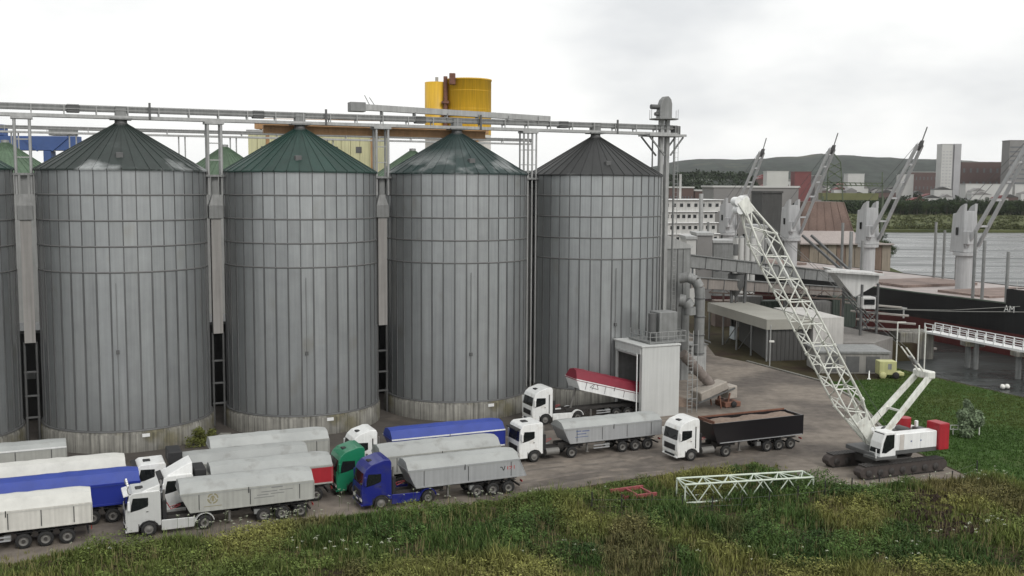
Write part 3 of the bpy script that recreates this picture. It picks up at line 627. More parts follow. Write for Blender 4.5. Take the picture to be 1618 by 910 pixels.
# front lane
r = truck('silver tractor unit with pale trailer bearing a faded round wheat emblem, beside the weeds', -1.1, -31.4, 'low', silverc)
cab(r, 'low', silverc, skirt=silverc, bars=True)
MB().hexa([(-.5, -1.1, 3.06), (.78, -1.15, 3.06), (.78, 1.15, 3.06), (-.5, 1.1, 3.06), (.3, -1.0, 3.35), (.78, -1.1, 3.5), (.78, 1.1, 3.5), (.3, 1.0, 3.35)]).build('air_deflector', silverc, r, .06, 2)
b = trailer(r, alud, tarp, npan=2, x1=11.2, sh=-.5)
decal(b, YD, [('ring', 4.2, 2.15, .38, .28), ('bar', 4.12, 4.28, 1.95, 2.35), ('line', 3.98, 2.0, 4.12, 2.3, .05), ('line', 4.42, 2.0, 4.28, 2.3, .05), ('bar', 3.6, 4.8, 1.6, 1.64)], inko)
decal(b, YD, [('bar', 8.2, 9.0, 2.42, 2.5), ('bar', 7.5, 8.6, 2.18, 2.24), ('bar', 8.75, 9.7, 2.2, 2.26), ('bar', 7.2, 8.0, 1.98, 2.04), ('bar', 8.15, 9.1, 2.0, 2.06), ('bar', 7.0, 8.4, 1.8, 1.86)], inkg)
r = truck('blue tractor unit with bright aluminium trailer flared at the tail, beside the weeds', 14.95, -31.9, 'high', bluec)
cab(r, 'high', bluec, skirt=bluec)
b = trailer(r, alu, tarp, 'flare', npan=2, x1=11.4, sh=-.55, ridge=.7, top=2.66)
decal(b, YD, [('line', 9.6, 2.2, 9.72, 1.92, .06), ('line', 9.86, 2.25, 9.74, 1.9, .07), ('bar', 9.45, 9.6, 2.15, 2.22)], inkk)
decal(b, YD, [('bar', 10.05, 10.12, 1.95, 2.2), ('bar', 10.2, 10.45, 2.14, 2.19), ('line', 10.22, 1.95, 10.45, 2.1, .04), ('bar', 10.6, 10.66, 1.95, 2.22)], inkr)
r = truck('truck with white slab-sided trailer, nearest the weeds in the row of parked tails', -16.9, -30.8, 'box', whitec)
cab(r, 'box', whitec); trailer(r, cream, tarpw, npan=4, guards=alu, x1=12.3)
r = truck('truck with long royal blue trailer and blue cover', -13.9, -27.4, 'box', bluec)
cab(r, 'box', bluec); trailer(r, bluet, tarpb, npan=1, x1=12.6, top=2.8, guards=None, trim=bluet, panels=False)
r = truck('truck with cream tarpaulin-covered trailer between blue trailer and grey trailer', -14.5, -22.6, 'box', whitec)
cab(r, 'box', whitec); trailer(r, cream, tarpw, npan=2, x1=12.6, top=2.7)
r = truck('truck with grey open-sided trailer and pale top bar, parked against the silo base', -18.1, -14.2, 'low', silverc)
cab(r, 'low', silverc); trailer(r, alud, tarp, npan=3, x1=12.3, trim=white, ridge=.4)
r = truck('white tractor unit with pointed roof fairing towing a grey-covered trailer with red tail', 1.45, -28.0, 'low', whitec)
cab(r, 'low', whitec, defl=whitec); b = trailer(r, alud, tarp, npan=3, x1=10.9, rearm=redp, top=2.68, sh=-1.1)
MB().box(9.3, 10.85, -1.262, -1.256, 1.3, 2.58).build('red_side_panel', redp, b)
MB().box(.95, 1.75, -1.05, 1.05, 1.9, 3.3).build('dark_bulkhead', black, r, .04)
r = truck('white low-roofed tractor unit with tall black stack behind its cab', 0.0, -24.2, 'low', whitec)
cab(r, 'low', whitec); trailer(r, alud, tarp, npan=3, x1=11.4, top=2.68, sh=-.6)
MB().box(1.0, 2.0, -1.1, 1.1, 2.9, 3.8).build('stack_hood', black, r, .06)
MB().box(1.1, 1.35, -.8, -.5, 1.0, 2.95).box(1.1, 1.35, .5, .8, 1.0, 2.95).build('stack_leg', black, r)
r = truck('green tractor unit with grey-covered trailer, standing behind the blue tractor', 14.2, -27.6, 'high', greenc)
cab(r, 'high', greenc); trailer(r, alud, tarp, npan=3, top=2.68)
r = truck('white tractor unit with blue tarpaulin and pale rails, standing behind the green tractor', 16.7, -22.6, 'high', whitec)
cab(r, 'high', whitec); trailer(r, bluet, tarpb, npan=3, top=2.7, trim=white, x1=12.2)
r = truck('white tractor unit with long silver trailer and light side guards, mid yard', 30.9, -24.4, 'box', whitec)
cab(r, 'box', whitec, defl=None); b = trailer(r, alu, tarp, npan=3, guards=alu, top=2.62, ridge=.6, x0=2.8, x1=12.7, sh=.6)
decal(b, YD, [('bar', 4.0, 4.5, 2.3, 2.4), ('bar', 4.6, 5.3, 2.28, 2.38), ('bar', 4.1, 5.0, 2.05, 2.13), ('bar', 3.9, 5.2, 1.8, 1.86)], inkb)
r = truck('white tractor unit with black open trailer heaped with brown grain', 43.6, -29.3, 'high', whitec)
cab(r, 'high', whitec); b = trailer(r, blackp, None, npan=1, top=3.05, open_=True, x1=12.0, trim=blackp, panels=False)
MB().box(2.9, 11.9, -1.31, -1.27, 1.28, 1.36).build('side_trim', alu, b)
bk = MB().box(2.3, 11.8, 1.18, 1.3, 3.1, 3.24).box(2.25, 2.35, -1.2, 1.2, 3.05, 3.3).build('rolled_cover', rust, b)
ld = thing('grain_heap', 'brown grain heaped in the black open trailer', 'grain', Wp(43.6, -29.3+1.25), ANG)
nx, ny = 30, 8; vs = []
for i in range(nx+1):
    for j in range(ny+1):
        x = 2.2+9.65*i/nx; y = -1.16+2.32*j/ny; vs.append((x, y, 2.86+.26*math.cos(y/1.16*1.5)*min(1, i/3, (nx-i)/3)+random.uniform(-.03, .03)+.07*math.sin(x*1.9)))
MB().add(vs, [(i*(ny+1)+j, (i+1)*(ny+1)+j, (i+1)*(ny+1)+j+1, i*(ny+1)+j+1) for i in range(nx) for j in range(ny)], True).build('heap_surface', grain, ld)
MB().box(2.75, 11.8, -1.1, 1.1, 1.5, 2.7).build('heap_core', grain, ld)
r = truck('white tractor unit tipping its red-covered white trailer into the unloading house', 38.0, -12.0, 'high', whitec)
cab(r, 'high', whitec, skirt=whitec); b = trailer(r, white, tarpr, npan=3, guards=alu, tilt=math.radians(15), top=2.25, x0=2.9, x1=12.0, ridge=1.05)
def tl(x, z):
    hx, hz = 11.1, 1.25; c, s_ = math.cos(math.radians(15)), math.sin(math.radians(15)); return hx+(x-hx)*c+(z-hz)*s_, hz-(x-hx)*s_+(z-hz)*c
def seg(a, c, w_=.05): (xa, za), (xb, zb) = tl(*a), tl(*c); return ('line', xa, za, xb, zb, w_)
decal(b, YD-.003, [seg((4.6, 1.75), (5.2, 2.35)), seg((5.2, 2.35), (5.6, 1.7)), seg((4.6, 1.75), (5.6, 1.7)), seg((4.8, 2.3), (5.5, 2.1)), seg((4.9, 1.6), (5.1, 2.4))], inkk)
MB().tube((3.4, 0, 1.2), (tl(3.7, 1.5)[0], 0, tl(3.7, 1.5)[1]), .12, 10).build('tipping_ram', rimm, r)
# parked trailer without tractor
r = thing('parked_trailer', 'uncoupled grey tarpaulin-covered trailer resting on its legs beside the silo base', 'trailer', Wp(2.6, -19.7+1.25), ANG)
trailer(r, alud, tarp, npan=3, x1=11.6, top=2.62)

# ------------------------------------------------------------------ unloading house, ducts, platform
HT = -13.2; HS = 48.3
r = thing('unloading_house', 'white sheet-metal unloading house with an open truck bay beside the charcoal-roofed silo', 'building', Wp(HS, HT), ANG)
Lx, Ly, Hz = 4.5, 5.6, 7.6
grey_w = M('pale_house_sheet', (.50, .51, .50), .55, .05, .06, .5, .08)
np_ = 5
MB().box(0, Lx, 0, .08, 0, Hz-.28).build('front_wall', grey_w, r)
MB().box(.02, Lx-.02, .08, .2, 0, Hz-.3).box(.02, Lx, Ly-.2, Ly-.02, 0, Hz-.3).build('wall_core', steel_m, r)
MB().box(Lx-.1, Lx, .2, Ly-.2, 0, Hz-.3).build('end_wall', grey_w, r)
MB().box(-.15, Lx+.1, -.1, Ly+.1, Hz-.28, Hz-.1).build('roof', grey_w, r, .03)
MB().box(0, .14, .0+.13, .5, 0, Hz-.3).build('door_jamb', grey_w, r); MB().box(0, .14, Ly-.6, Ly-.22, 0, Hz-.3).build('door_jamb', grey_w, r)
MB().box(-.12, .16, .2, Ly-.22, Hz-1.0, Hz-.3).build('door_lintel', grey_w, r)
MB().box(-.35, -.1, .6, Ly-.7, Hz-1.25, Hz-.95).build('roller_shutter', steel, r, .05)
MB().box(-.5, -.42, .2, .28, 0, Hz-1).build('guide_post', white, r)
# platform with railing on the house roof
pf = thing('roof_platform', 'railed service platform with dust filter on the unloading house roof', 'platform', Wp(HS, HT), ANG)
MB().box(1.2, 5.6, .5, 4.8, Hz-.04, Hz+.12).build('deck', steel_m, pf)
for x, y in [(1.25+.72*k, .55) for k in range(7)] + [(1.25, .55+.8*k) for k in range(1, 6)] + [(5.55, .55+.8*k) for k in range(1, 6)]: MB().tube((x, y, Hz+.1), (x, y, Hz+1.15), .035).build('rail_post', rail, pf)
h = MB()
for z in (.62, 1.12): h.beam((1.25, .55, Hz+z), (5.55, .55, Hz+z), .05, .05).beam((1.25, .55, Hz+z), (1.25, 4.6, Hz+z), .05, .05).beam((5.55, .55, Hz+z), (5.55, 4.6, Hz+z), .05, .05)
h.build('handrail', rail, pf)
MB().box(3.0, 5.2, 1.6, 3.6, Hz+.12, Hz+3.0).build('filter_casing', steel_m, pf, .05)
MB().tube((2.35, 2.0, Hz+.12), (2.35, 2.0, Hz+2.9), .42, 14).build('fan_casing', steel_d, pf)
MB().box(2.0, 2.6, .9, 1.5, Hz+.12, Hz+.9).build('motor', steel_d, pf, .05)
ld = MB()
for dx in (5.75, 6.35, 6.95): ld.tube((dx, .3, 0), (dx, .3, Hz+1.1), .05)
for z in range(0, 20): ld.beam((5.75, .3, .4+z*.4), (6.35, .3, .4+z*.4), .04, .04)
for z in (1.5, 3.5, 5.5, 7.2): ld.beam((5.75, .3, z), (6.95, .3, z), .05, .05)
o = ld.build('access_ladder', rail); o.location = Wp(HS, HT); o.rotation_euler = (0, 0, ANG); tag(o, 'pale caged ladder fixed to the end of the unloading house', 'ladder')
# elevator annex with large curved duct
ax = thing('elevator_annex', 'tall narrow grey clad annex behind the charcoal-roofed silo with mono-pitch top', 'building', D(1047, 480, 128) * Vector((1, 1, 0)) if False else Vector((18.4, 127, 0)), ANG)
MB().box(-.6, 2.9, -1.6, 1.8, 0, 16.2).build('wall', steel_m, ax)
MB().hexa([(-.7, -1.75, 16.2), (3.05, -1.75, 16.2), (3.05, 1.9, 16.2), (-.7, 1.9, 16.2), (-.7, -1.75, 17.9), (3.05, -1.75, 16.5), (3.05, 1.9, 16.5), (-.7, 1.9, 17.9)]).build('roof', steel, ax)
for x in (.2, 1.0, 1.8): MB().box(x, x+.06, -1.66, -1.6, 0, 16.1).build('cladding_rib', stif, ax)
def arc(pts): return [Vector(p) for p in pts]
du = thing('bent_duct', 'large grey ventilation duct bending down beside the annex', 'duct', (0, 0, 0))
base = Wp(HS+7.2, HT+8.0)
b0 = Vector((21.6, 124.0, 0))
pts = [b0+Vector((-1.6, .5, 12.7)), b0+Vector((-.6, .3, 12.9)), b0+Vector((.3, .1, 12.5)), b0+Vector((.75, 0, 11.7)), b0+Vector((.85, 0, 10.6)), b0+Vector((.85, 0, 3.5))]
MB().path(pts, .62, 16).build('duct_bend', steel_m, du)
for z in (10.4, 8.2, 6.0, 3.8): MB().lathe([(.62, -.06), (.7, -.05), (.7, .05), (.62, .06)], 16, c=(b0.x+.85, b0.y, z)).build('flange', steel_d, du)
pts = [b0+Vector((-1.7, -.6, 10.2)), b0+Vector((-1.0, -.7, 10.1)), b0+Vector((-.5, -.7, 9.4)), b0+Vector((-.45, -.7, 8.5))]
MB().path(pts, .75, 16).build('lower_bend', steel_m, du)
cn = thing('control_cabin', 'small pale grey control cabin at the foot of the bent duct', 'cabin', G(1095, 588), ANG)
MB().box(-1.0, 1.3, -1, 1, 0, 3.6).build('wall', steel, cn, .04)
MB().box(-1.15, 1.45, -1.15, 1.15, 3.6, 3.75).build('roof', steel_m, cn)
MB().hexa([(-2.0, -1.6, 5.2), (1.5, -1.6, 3.9), (1.5, -.9, 3.9), (-2.0, -.9, 5.2), (-2.0, -1.6, 5.4), (1.5, -1.6, 4.1), (1.5, -.9, 4.1), (-2.0, -.9, 5.4)]).build('awning', steel_d, cn)
# sloping spout and the hopper conveyor under it
sp = thing('loading_spout', 'thick brown-grey telescopic spout sloping down from the unloading house', 'spout', (0, 0, 0))
q0 = G(1078, 640)+Vector((0, 0, 0)); P0 = Wp(HS+6.3, HT+2.2, 6.0); P1 = Wp(HS+10.0, HT+2.2, 2.4)
spm = M('dusty_spout', (.17, .145, .13), .8, 0, .2, 2)
MB().tube(P0, P1, .55, 16).build('spout_tube', spm, sp)
for f in (.15, .35, .55, .75, .95):
    c = P0.lerp(P1, f); d = (P1-P0).normalized()*.05; MB().tube(c-d, c+d, .61, 16).build('hoop', spm, sp)
hp = thing('hopper_conveyor', 'dusty mobile hopper conveyor under the loading spout', 'conveyor', Wp(HS+9.6, HT+1.8), ANG)
dust = M('dusty_hopper', (.33, .30, .265), .9, 0, .2, 2)
MB().hexa([(-1.6, -.9, .9), (2.0, -.7, 2.0), (2.0, .7, 2.0), (-1.6, .9, .9), (-1.9, -1.1, 1.9), (1.6, -.9, 2.9), (1.6, .9, 2.9), (-1.9, 1.1, 1.9)]).build('hopper', dust, hp, .08)
MB().beam((-2.0, -.95, .85), (2.6, -.95, 2.1), .12, .16).beam((-2.0, .95, .85), (2.6, .95, 2.1), .12, .16).build('side_rail', steel_d, hp)
for x, x2 in ((.6, .9), (2.0, 1.6)):
    for y in (-.9, .9): MB().beam((x, y, 1.6), (x2, y, 0), .12, .12).build('leg', rust, hp)
MB().box(1.9, 3.1, -.75, .75, .9, 2.3).build('drive_box', dust, hp, .08)
MB().box(1.4, 3.4, -1.0, 1.0, .05, .6).build('undercarriage', rust, hp, .05)
for y in (-1, 1): MB().lathe([(.02, -.1), (.32, -.1), (.36, 0), (.32, .1), (.02, .1)], 14, c=(2.4, y*1.1, .36), axis='y').build('wheel', rubber, hp)
gh = MB()
vs = []; n = 18
for i in range(n): t = 2*math.pi*i/n; vs.append((2.0*math.cos(t)*random.uniform(.85, 1.1), 1.4*math.sin(t)*random.uniform(.85, 1.1), .02))
for i in range(n): t = 2*math.pi*i/n; vs.append((1.0*math.cos(t)*random.uniform(.85, 1.1), .7*math.sin(t)*random.uniform(.85, 1.1), .55))
vs.append((0, 0, .95)); gh.add(vs, [(i, (i+1) % n, (i+1) % n+n, i+n) for i in range(n)]+[(i+n, (i+1) % n+n, 2*n) for i in range(n)], True)
o = gh.build('spilled_grain', grain); o.location = Wp(HS+7.4, HT+4.2); tag(o, 'low pile of spilled grain behind the hopper conveyor', 'grain')

# ------------------------------------------------------------------ crawler crane
cr0 = G(1428, 752)            # near track mid point
r = thing('crawler_crane', 'white lattice-boom crawler crane with red counterweight on the yard edge', 'crane', (cr0.x, cr0.y, 0), ANG-.05)
K = MB
# local: front -x, near track y from 0 to .9, far track 4.0..4.9
for y in (0.0, 4.0):
    tk = MB().prism([(-4.0, .1), (4.1, .1), (4.5, .35), (4.6, .65), (4.4, .95), (4.0, 1.1), (-3.9, 1.1), (-4.3, .95), (-4.5, .65), (-4.4, .35)], y, y+.85).build('track', M('worn_track_steel', (.06, .05, .046), .8, .2, .3, 3), r, .04)
    for k in range(27):
        x = -4.0+k*.305; MB().box(x, x+.24, y-.05, y+.9, 1.1, 1.17).build('track_shoe', chass, tk)
        MB().box(x, x+.24, y-.05, y+.9, .03, .1).build('track_shoe', chass, tk)
    for k in range(7): MB().lathe([(.02, -.05), (.28, -.05), (.3, 0), (.28, .05), (.02, .05)], 14, c=(-3.6+k*1.15, y-.02, .52), axis='y').build('road_wheel', chass, tk)
MB().box(-1.8, 1.6, .85, 4.0, .55, 1.25).build('carbody', chass, r, .06)
MB().tube((0, 2.45, 1.2), (0, 2.45, 1.62), 1.1, 20).build('slew_ring', steel_d, r)
MB().box(-2.6, 4.9, .75, 4.2, 1.6, 1.95).build('turntable', steel_d, r, .04)
hs = MB().box(-.75, 4.0, .72, 1.75, 1.95, 3.35).build('machinery_house', white, r, .05)
for k, (a, c_) in enumerate(((-.7, .05), (.08, .5), (.53, 2.2), (2.23, 3.95))): MB().box(a, c_, .69, .72, 2.0, 3.3).build('house_door', white if k != 1 else M('dusty_white', (.5, .47, .44), .6), hs)
for x in (1.2, 2.2): MB().box(x, x+.14, .675, .69, 2.6, 2.72).build('house_latch', inkb, hs)
MB().box(-.7, 4.0, 3.1, 4.15, 1.95, 3.2).build('far_house', white, r, .05)
dk = MB().box(-.9, 3.3, 1.8, 3.05, 2.0, 3.0).build('winch_deck', M('rusty_deck', (.2, .17, .15), .8, 0, .3, 2), r)
for x in (.4, 1.9): MB().tube((x, 1.85, 3.1), (x, 3.0, 3.1), .42, 14).build('winch_drum', steel_d, dk)
cb = MB().prism([(-2.45, 1.75), (-.85, 1.75), (-.85, 3.75), (-1.95, 3.75), (-2.3, 2.9)], .1, 1.45).build('cab', white, r, .06, 2)
MB().prism([(-2.28, 2.1), (-1.85, 2.05), (-1.05, 2.45), (-1.05, 3.55), (-1.85, 3.55), (-2.12, 2.9)], .07, .1).build('cab_window', glass, cb)
MB().hexa([(-2.47, .2, 2.05), (-2.40, .2, 2.05), (-2.40, 1.35, 2.05), (-2.47, 1.35, 2.05), (-2.0, .2, 3.65), (-1.92, .2, 3.65), (-1.92, 1.35, 3.65), (-2.0, 1.35, 3.65)]).build('windscreen', glass, cb)
MB().box(-2.95, -.8, .0, 1.5, 1.55, 1.75).build('cab_step', steel_d, r)
MB().tube((-2.9, .05, 1.75), (-2.9, .05, 2.5), .04).build('grab_rail', white, r)
cw = MB().box(4.03, 5.1, .45, 2.0, 1.7, 3.95).build('counterweight', redp, r, .09, 2)
for k in range(5): MB().box(5.1, 5.14, .6, .75, 2.0+k*.36, 2.16+k*.36).build('reflector', white, cw)
MB().box(3.3, 4.0, 1.9, 2.9, 2.0, 3.3).build('counterweight_beam', steel_d, r, .05)
MB().tube((3.0, 3.6, 3.0), (3.0, 3.6, 3.95), .62, 16).build('red_tank', redp, r)
MB().box(3.5, 3.75, 2.6, 2.9, 3.0, 3.8).build('exhaust', white, r, .05)
# lattice boom: foot at (-1.6,2.45,2.2), head further out to the left
foot = Vector((-1.5, 2.45, 2.3)); fw = r.matrix_basis if False else None
rotm = Matrix.Rotation(ANG-.05, 4, 'Z'); inv = (Matrix.Translation((cr0.x, cr0.y, 0)) @ rotm).inverted()
head = inv @ Vector((18.35, 82.6, 22.1))
bd_ = head-foot; Lb = bd_.length; ba = bd_.normalized(); side = ba.cross(Vector((0, 0, 1))).normalized(); up = side.cross(ba).normalized()
def sec(d):      # half width at distance d
    return float(np.interp(d, [0, 4.2, Lb-3.0, Lb], [.35, .86, .86, .42])), float(np.interp(d, [0, 4.2, Lb-3.0, Lb], [.16, .86, .86, .3]))
def bp(d, i, j):
    a, c_ = sec(d); return foot+ba*d+side*(a*i)+up*(c_*j)
nst = 18; ds = [0, 1.5, 2.9] + [4.2+(Lb-7.2)*k/(nst-3) for k in range(nst-2)] + [Lb-1.5, Lb]
bm_ = MB()
for i in (-1, 1):
    for j in (-1, 1):
        c_ = MB()
        for a, b in zip((0, 4.2, Lb-3.0), (4.2, Lb-3.0, Lb)): c_.tube(bp(a, i, j), bp(b, i, j), .085, 8)
        c_.build('boom_chord', crw, r)
for q, (a, b) in enumerate(zip(ds, ds[1:])):
    f = 1 if q % 2 else -1
    for (i0, j0, i1, j1) in ((-1, -1*f, -1, 1*f), (1, -1*f, 1, 1*f), (-1*f, -1, 1*f, -1), (-1*f, 1, 1*f, 1)):
        MB().tube(bp(a, i0, j0), bp(b, i1, j1), .052, 6).build('boom_lacing', crw, r)
    if q % 2 == 0:
        MB().tube(bp(a, -1, 1), bp(a, 1, 1), .045, 6).build('boom_lacing', crw, r); MB().tube(bp(a, -1, -1), bp(a, 1, -1), .045, 6).build('boom_lacing', crw, r)
for d in (4.2, 9.6, 15.0, Lb-3.0):
    MB().tube(bp(d-.1, -1, 1), bp(d+.1, -1, 1), .15, 8).tube(bp(d-.1, 1, 1), bp(d+.1, 1, 1), .15, 8).tube(bp(d-.1, -1, -1), bp(d+.1, -1, -1), .15, 8).tube(bp(d-.1, 1, -1), bp(d+.1, 1, -1), .15, 8).build('boom_joint', crw, r)
ft_ = MB()
for i in (-1, 1): ft_.hexa([bp(0, i, -1)-side*.08, bp(2.6, i, -1)-side*.08, bp(2.6, i, -1)+side*.08, bp(0, i, -1)+side*.08, bp(0, i, 1)-side*.08, bp(2.6, i, 1)-side*.08, bp(2.6, i, 1)+side*.08, bp(0, i, 1)+side*.08])
ft_.build('boom_foot', crw, r)
gp = MB().hexa([bp(15.6, -.55, .3)-up*.04, bp(20.2, -.55, .3)-up*.04, bp(20.2, .0, .3)-up*.04, bp(15.6, .0, .3)-up*.04, bp(15.6, -.55, .3)+up*.04, bp(20.2, -.55, .3)+up*.04, bp(20.2, .0, .3)+up*.04, bp(15.6, .0, .3)+up*.04]).build('boom_plate', white, r)
hd = MB()
for i in (-1, -.3, .3, 1): hd.hexa([bp(Lb-.5, i, -1.3)-side*.03, bp(Lb+.7, i, -2.0)-side*.03, bp(Lb+.7, i, -2.0)+side*.03, bp(Lb-.5, i, -1.3)+side*.03, bp(Lb-.5, i, 1.2)-side*.03, bp(Lb+.7, i, 1.0)-side*.03, bp(Lb+.7, i, 1.0)+side*.03, bp(Lb-.5, i, 1.2)+side*.03])
hd = hd.build('boom_head', crw, r)
for k, (d, j) in enumerate(((Lb+.55, .4), (Lb+.75, -1.4), (Lb+.1, -2.0))):
    c = bp(d, 0, j); MB().tube(c-side*.38, c+side*.38, .36, 16).build('sheave', white, hd)
# A-frame mast with stays
mb0 = [Vector((-1.3, 1.35, 3.0)), Vector((-1.3, 3.55, 3.0))]; mt = inv @ D(1452, 590, 88.5); mt = Vector((mt.x, 2.45, mt.z))
mtop = [mt+Vector((0, -.75, 0)), mt+Vector((0, .75, 0))]
for a, b in zip(mb0, mtop): MB().beam(a, b, .34, .4).build('mast_leg', crw, r)
for f in (.42, .97): MB().beam(mb0[0].lerp(mtop[0], f), mb0[1].lerp(mtop[1], f), .16, .16).build('mast_strut', crw, r)
MB().box(mt.x-.35, mt.x+.4, mt.y-1.0, mt.y+1.0, mt.z-.25, mt.z+.4).build('mast_head', crw, r, .1)
fr = inv @ D(1402, 543, 89); fr = Vector((fr.x, 2.45, fr.z))
for y in (-.3, .3):
    MB().beam(mt+Vector((-.2, y, .2)), mt.lerp(fr, .42)+Vector((0, y, 0)), .12, .12).beam(mt.lerp(fr, .6)+Vector((0, y, 0)), fr+Vector((0, y, 0)), .1, .1).build('stay_link', crw, r)
MB().beam(mt.lerp(fr, .38), mt.lerp(fr, .66), .45, .2).build('stay_block', steel_m, r)
for y in (-.32, .32): MB().tube(fr+Vector((0, y, 0)), bp(Lb-.6, y*1.5, 1), .022, 5).build('pendant_rope', steel_m, r)
for y in (-.5, .5): MB().beam(Vector((-1.1, 2.45+y, 3.1)), bp(6.3, y*1.6, 1), .09, .09).build('back_stop', crw, r)
MB().tube(Vector((.4, 2.45, 3.4)), bp(Lb, 0, 1.0), .02, 5).build('hoist_rope', steel_d, r)

for k_ in range(2):
    a_ = bp(Lb+.6, -.3+.6*k_, -1.6); MB().tube(a_, a_-Vector((0, 0, 3.2)), .02, 5).build('hook_rope', steel_d, r)
MB().tube(bp(Lb+.6, 0, -1.6)-Vector((0, 0, 4.1)), bp(Lb+.6, 0, -1.6)-Vector((0, 0, 3.2)), .2, 10).build('hook_block', steel_d, r)
# spare boom section lying in the grass
r = thing('spare_boom_section', 'pale green-white lattice boom section lying on the grass verge', 'boom section', (0, 0, 0))
A = [G(1085, 797), G(1275, 785)]; d = (A[1]-A[0]); d.z = 0; Ls = 10.4; d.normalize(); e = Vector((-d.y, d.x, 0)); A0 = G(1082, 800)
def sp_(x, y, z): return A0+d*x+e*y+Vector((0, 0, z))
for y in (0, 1.7):
    for z in (.25, 1.65): MB().tube(sp_(0, y, z), sp_(Ls, y, z), .075, 8).build('chord', crg, r)
for q in range(10):
    a, b = q*Ls/10, (q+1)*Ls/10; z0, z1 = (.25, 1.65) if q % 2 else (1.65, .25)
    for y in (0, 1.7): MB().tube(sp_(a, y, z0), sp_(b, y, z1), .045, 6).build('lacing', crg, r)
    y0, y1 = (0, 1.7) if q % 2 else (1.7, 0)
    MB().tube(sp_(a, y0, 1.65), sp_(b, y1, 1.65), .045, 6).build('lacing', crg, r)
    if q % 2 == 0: MB().tube(sp_(a, 0, 1.65), sp_(a, 1.7, 1.65), .05, 6).build('lacing', crg, r)
for x in (0, Ls):
    for y in (0, 1.7): MB().tube(sp_(x, y, .25), sp_(x, y, 1.65), .06, 6).build('end_post', crg, r)
    MB().tube(sp_(x, 0, 1.65), sp_(x, 1.7, 1.65), .06, 6).build('end_post', crg, r)
for y in (-.0, 1.7): MB().box(-.3, .3, -.3, .3, 0, .18).build('timber_block', rust, r, loc=sp_(2.5, y, 0)); MB().box(-.3, .3, -.3, .3, 0, .18).build('timber_block', rust, r, loc=sp_(8.5, y, 0))
# faded red frame beside it
r = thing('red_steel_frame', 'faded red rectangular steel frame lying at the yard edge', 'frame', (0, 0, 0)); A0 = G(990, 797)
def rp_(x, y, z): return A0+U*x+N*y+Vector((0, 0, z))
for y in (0, 2.0): MB().beam(rp_(-.3, y, .5), rp_(2.6, y, .5), .2, .28).build('side_member', redf, r)
for x in (0, 1.1, 2.3): MB().beam(rp_(x, 0, .48), rp_(x, 2.0, .48), .16, .2).build('cross_member', redf, r)
for x, y in ((0, 0), (2.3, 0), (0, 2), (2.3, 2)): MB().beam(rp_(x, y, 0), rp_(x, y, .4), .18, .18).build('foot', redf, r)
# ------------------------------------------------------------------ background behind the silos
def slats(r, name, x0, x1, y, z0, z1, n, m, depth=.1, gap=.06):
    for k in range(n):
        a, b = x0+(x1-x0)*k/n, x0+(x1-x0)*(k+1)/n; MB().box(a+gap/2, b-gap/2, y, y+depth, z0, z1).build(name, m, r)
Y0 = 232
yt = thing('yellow_tank', 'large bright yellow cylindrical tank rising behind the silos', 'tank', (D(740, 215, Y0).x, Y0, 0))
zt = D(740, 126, Y0).z
MB().lathe([(5.0, 34.6), (5.0, zt-.35), (5.12, zt-.3), (5.12, zt), (.02, zt+.12)], 40).build('shell', yel, yt)
for z in (36.2, 40.1, 44.0): MB().lathe([(5.0, z-.05), (5.05, z), (5.0, z+.05)], 40).build('weld_seam', yel, yt)
MB().lathe([(4.95, 0), (4.95, 34.6)], 40).build('pale_base', M('pale_tank_base', (.62, .6, .56), .6, 0, .12, .3, .2), yt)
MB().box(-3.9, -2.6, -5.2, -4.3, zt-1.5, zt+.9).build('top_housing', rust, yt, .1)
y2 = thing('yellow_tank', 'narrower yellow tank beside the large one with a rusty pipe down its side', 'tank', (D(689, 215, Y0-1).x, Y0-1, 0))
zt2 = D(689, 131, Y0).z
MB().lathe([(2.45, 34.4), (2.45, zt2), (.02, zt2+.15)], 30).build('shell', yel, y2)
MB().lathe([(2.4, 0), (2.4, 34.4)], 30).build('pale_base', MATS['pale_tank_base'], y2)
MB().tube((2.2, -2.2, 34.4), (2.2, -2.2, zt2+1.1), .45, 10).build('pipe', rust, y2)
MB().tube((.2, -.4, zt2), (.2, -.4, zt2+1.1), .35, 10).build('vent', steel, y2)
for z in (38.5, 41.2): MB().box(1.4, 3.0, -2.9, -2.0, z, z+.5).build('pipe_clamp', rust, y2)
og = thing('orange_gantry_bridge', 'faded orange-brown elevated bridge crossing to the yellow tanks', 'bridge', (0, 0, 0))
a, b = D(404, 200, 225), D(772, 208, 225)
MB().beam(a+Vector((0, 0, .2)), b+Vector((0, 0, .2)), 2.2, 1.4).build('girder', oran, og)
for f in np.linspace(.02, .98, 16): c = a.lerp(b, f); MB().box(c.x-.12, c.x+.12, c.y-1.2, c.y+1.2, c.z-.6, c.z+1.0).build('rib', oran, og)
MB().beam(a+Vector((0, -.9, 1.7)), b+Vector((0, -.9, 1.7)), .12, .12).build('handrail', oran, og)
for f in (.05, .5, .95): c = a.lerp(b, f); MB().tube((c.x, c.y, 0), (c.x, c.y, c.z-.5), .4, 10).build('column', oran, og)
cbd = thing('cream_terminal_building', 'pale yellow clad terminal building seen in gaps behind the silo roofs', 'building', (0, 0, 0))
xa, xb = D(392, 240, 240).x, D(598, 240, 240).x; z1 = D(500, 209, 240).z
slats(cbd, 'wall_panel', xa, xb, 240, 12, z1, 14, creamb, .3, .12); MB().box(xa+.2, xb-.2, 240.25, 262, 0, z1-.1).build('core', creamb, cbd)
MB().box(xa-.3, xb+.3, 239.7, 262.3, z1, z1+.5).build('roof_edge', steel, cbd)
for k in range(5): x = xa+3+k*5.4; MB().box(x, x+1.3, 239.9, 240.05, z1-4.6, z1-3.2).build('window', steel_d, cbd)
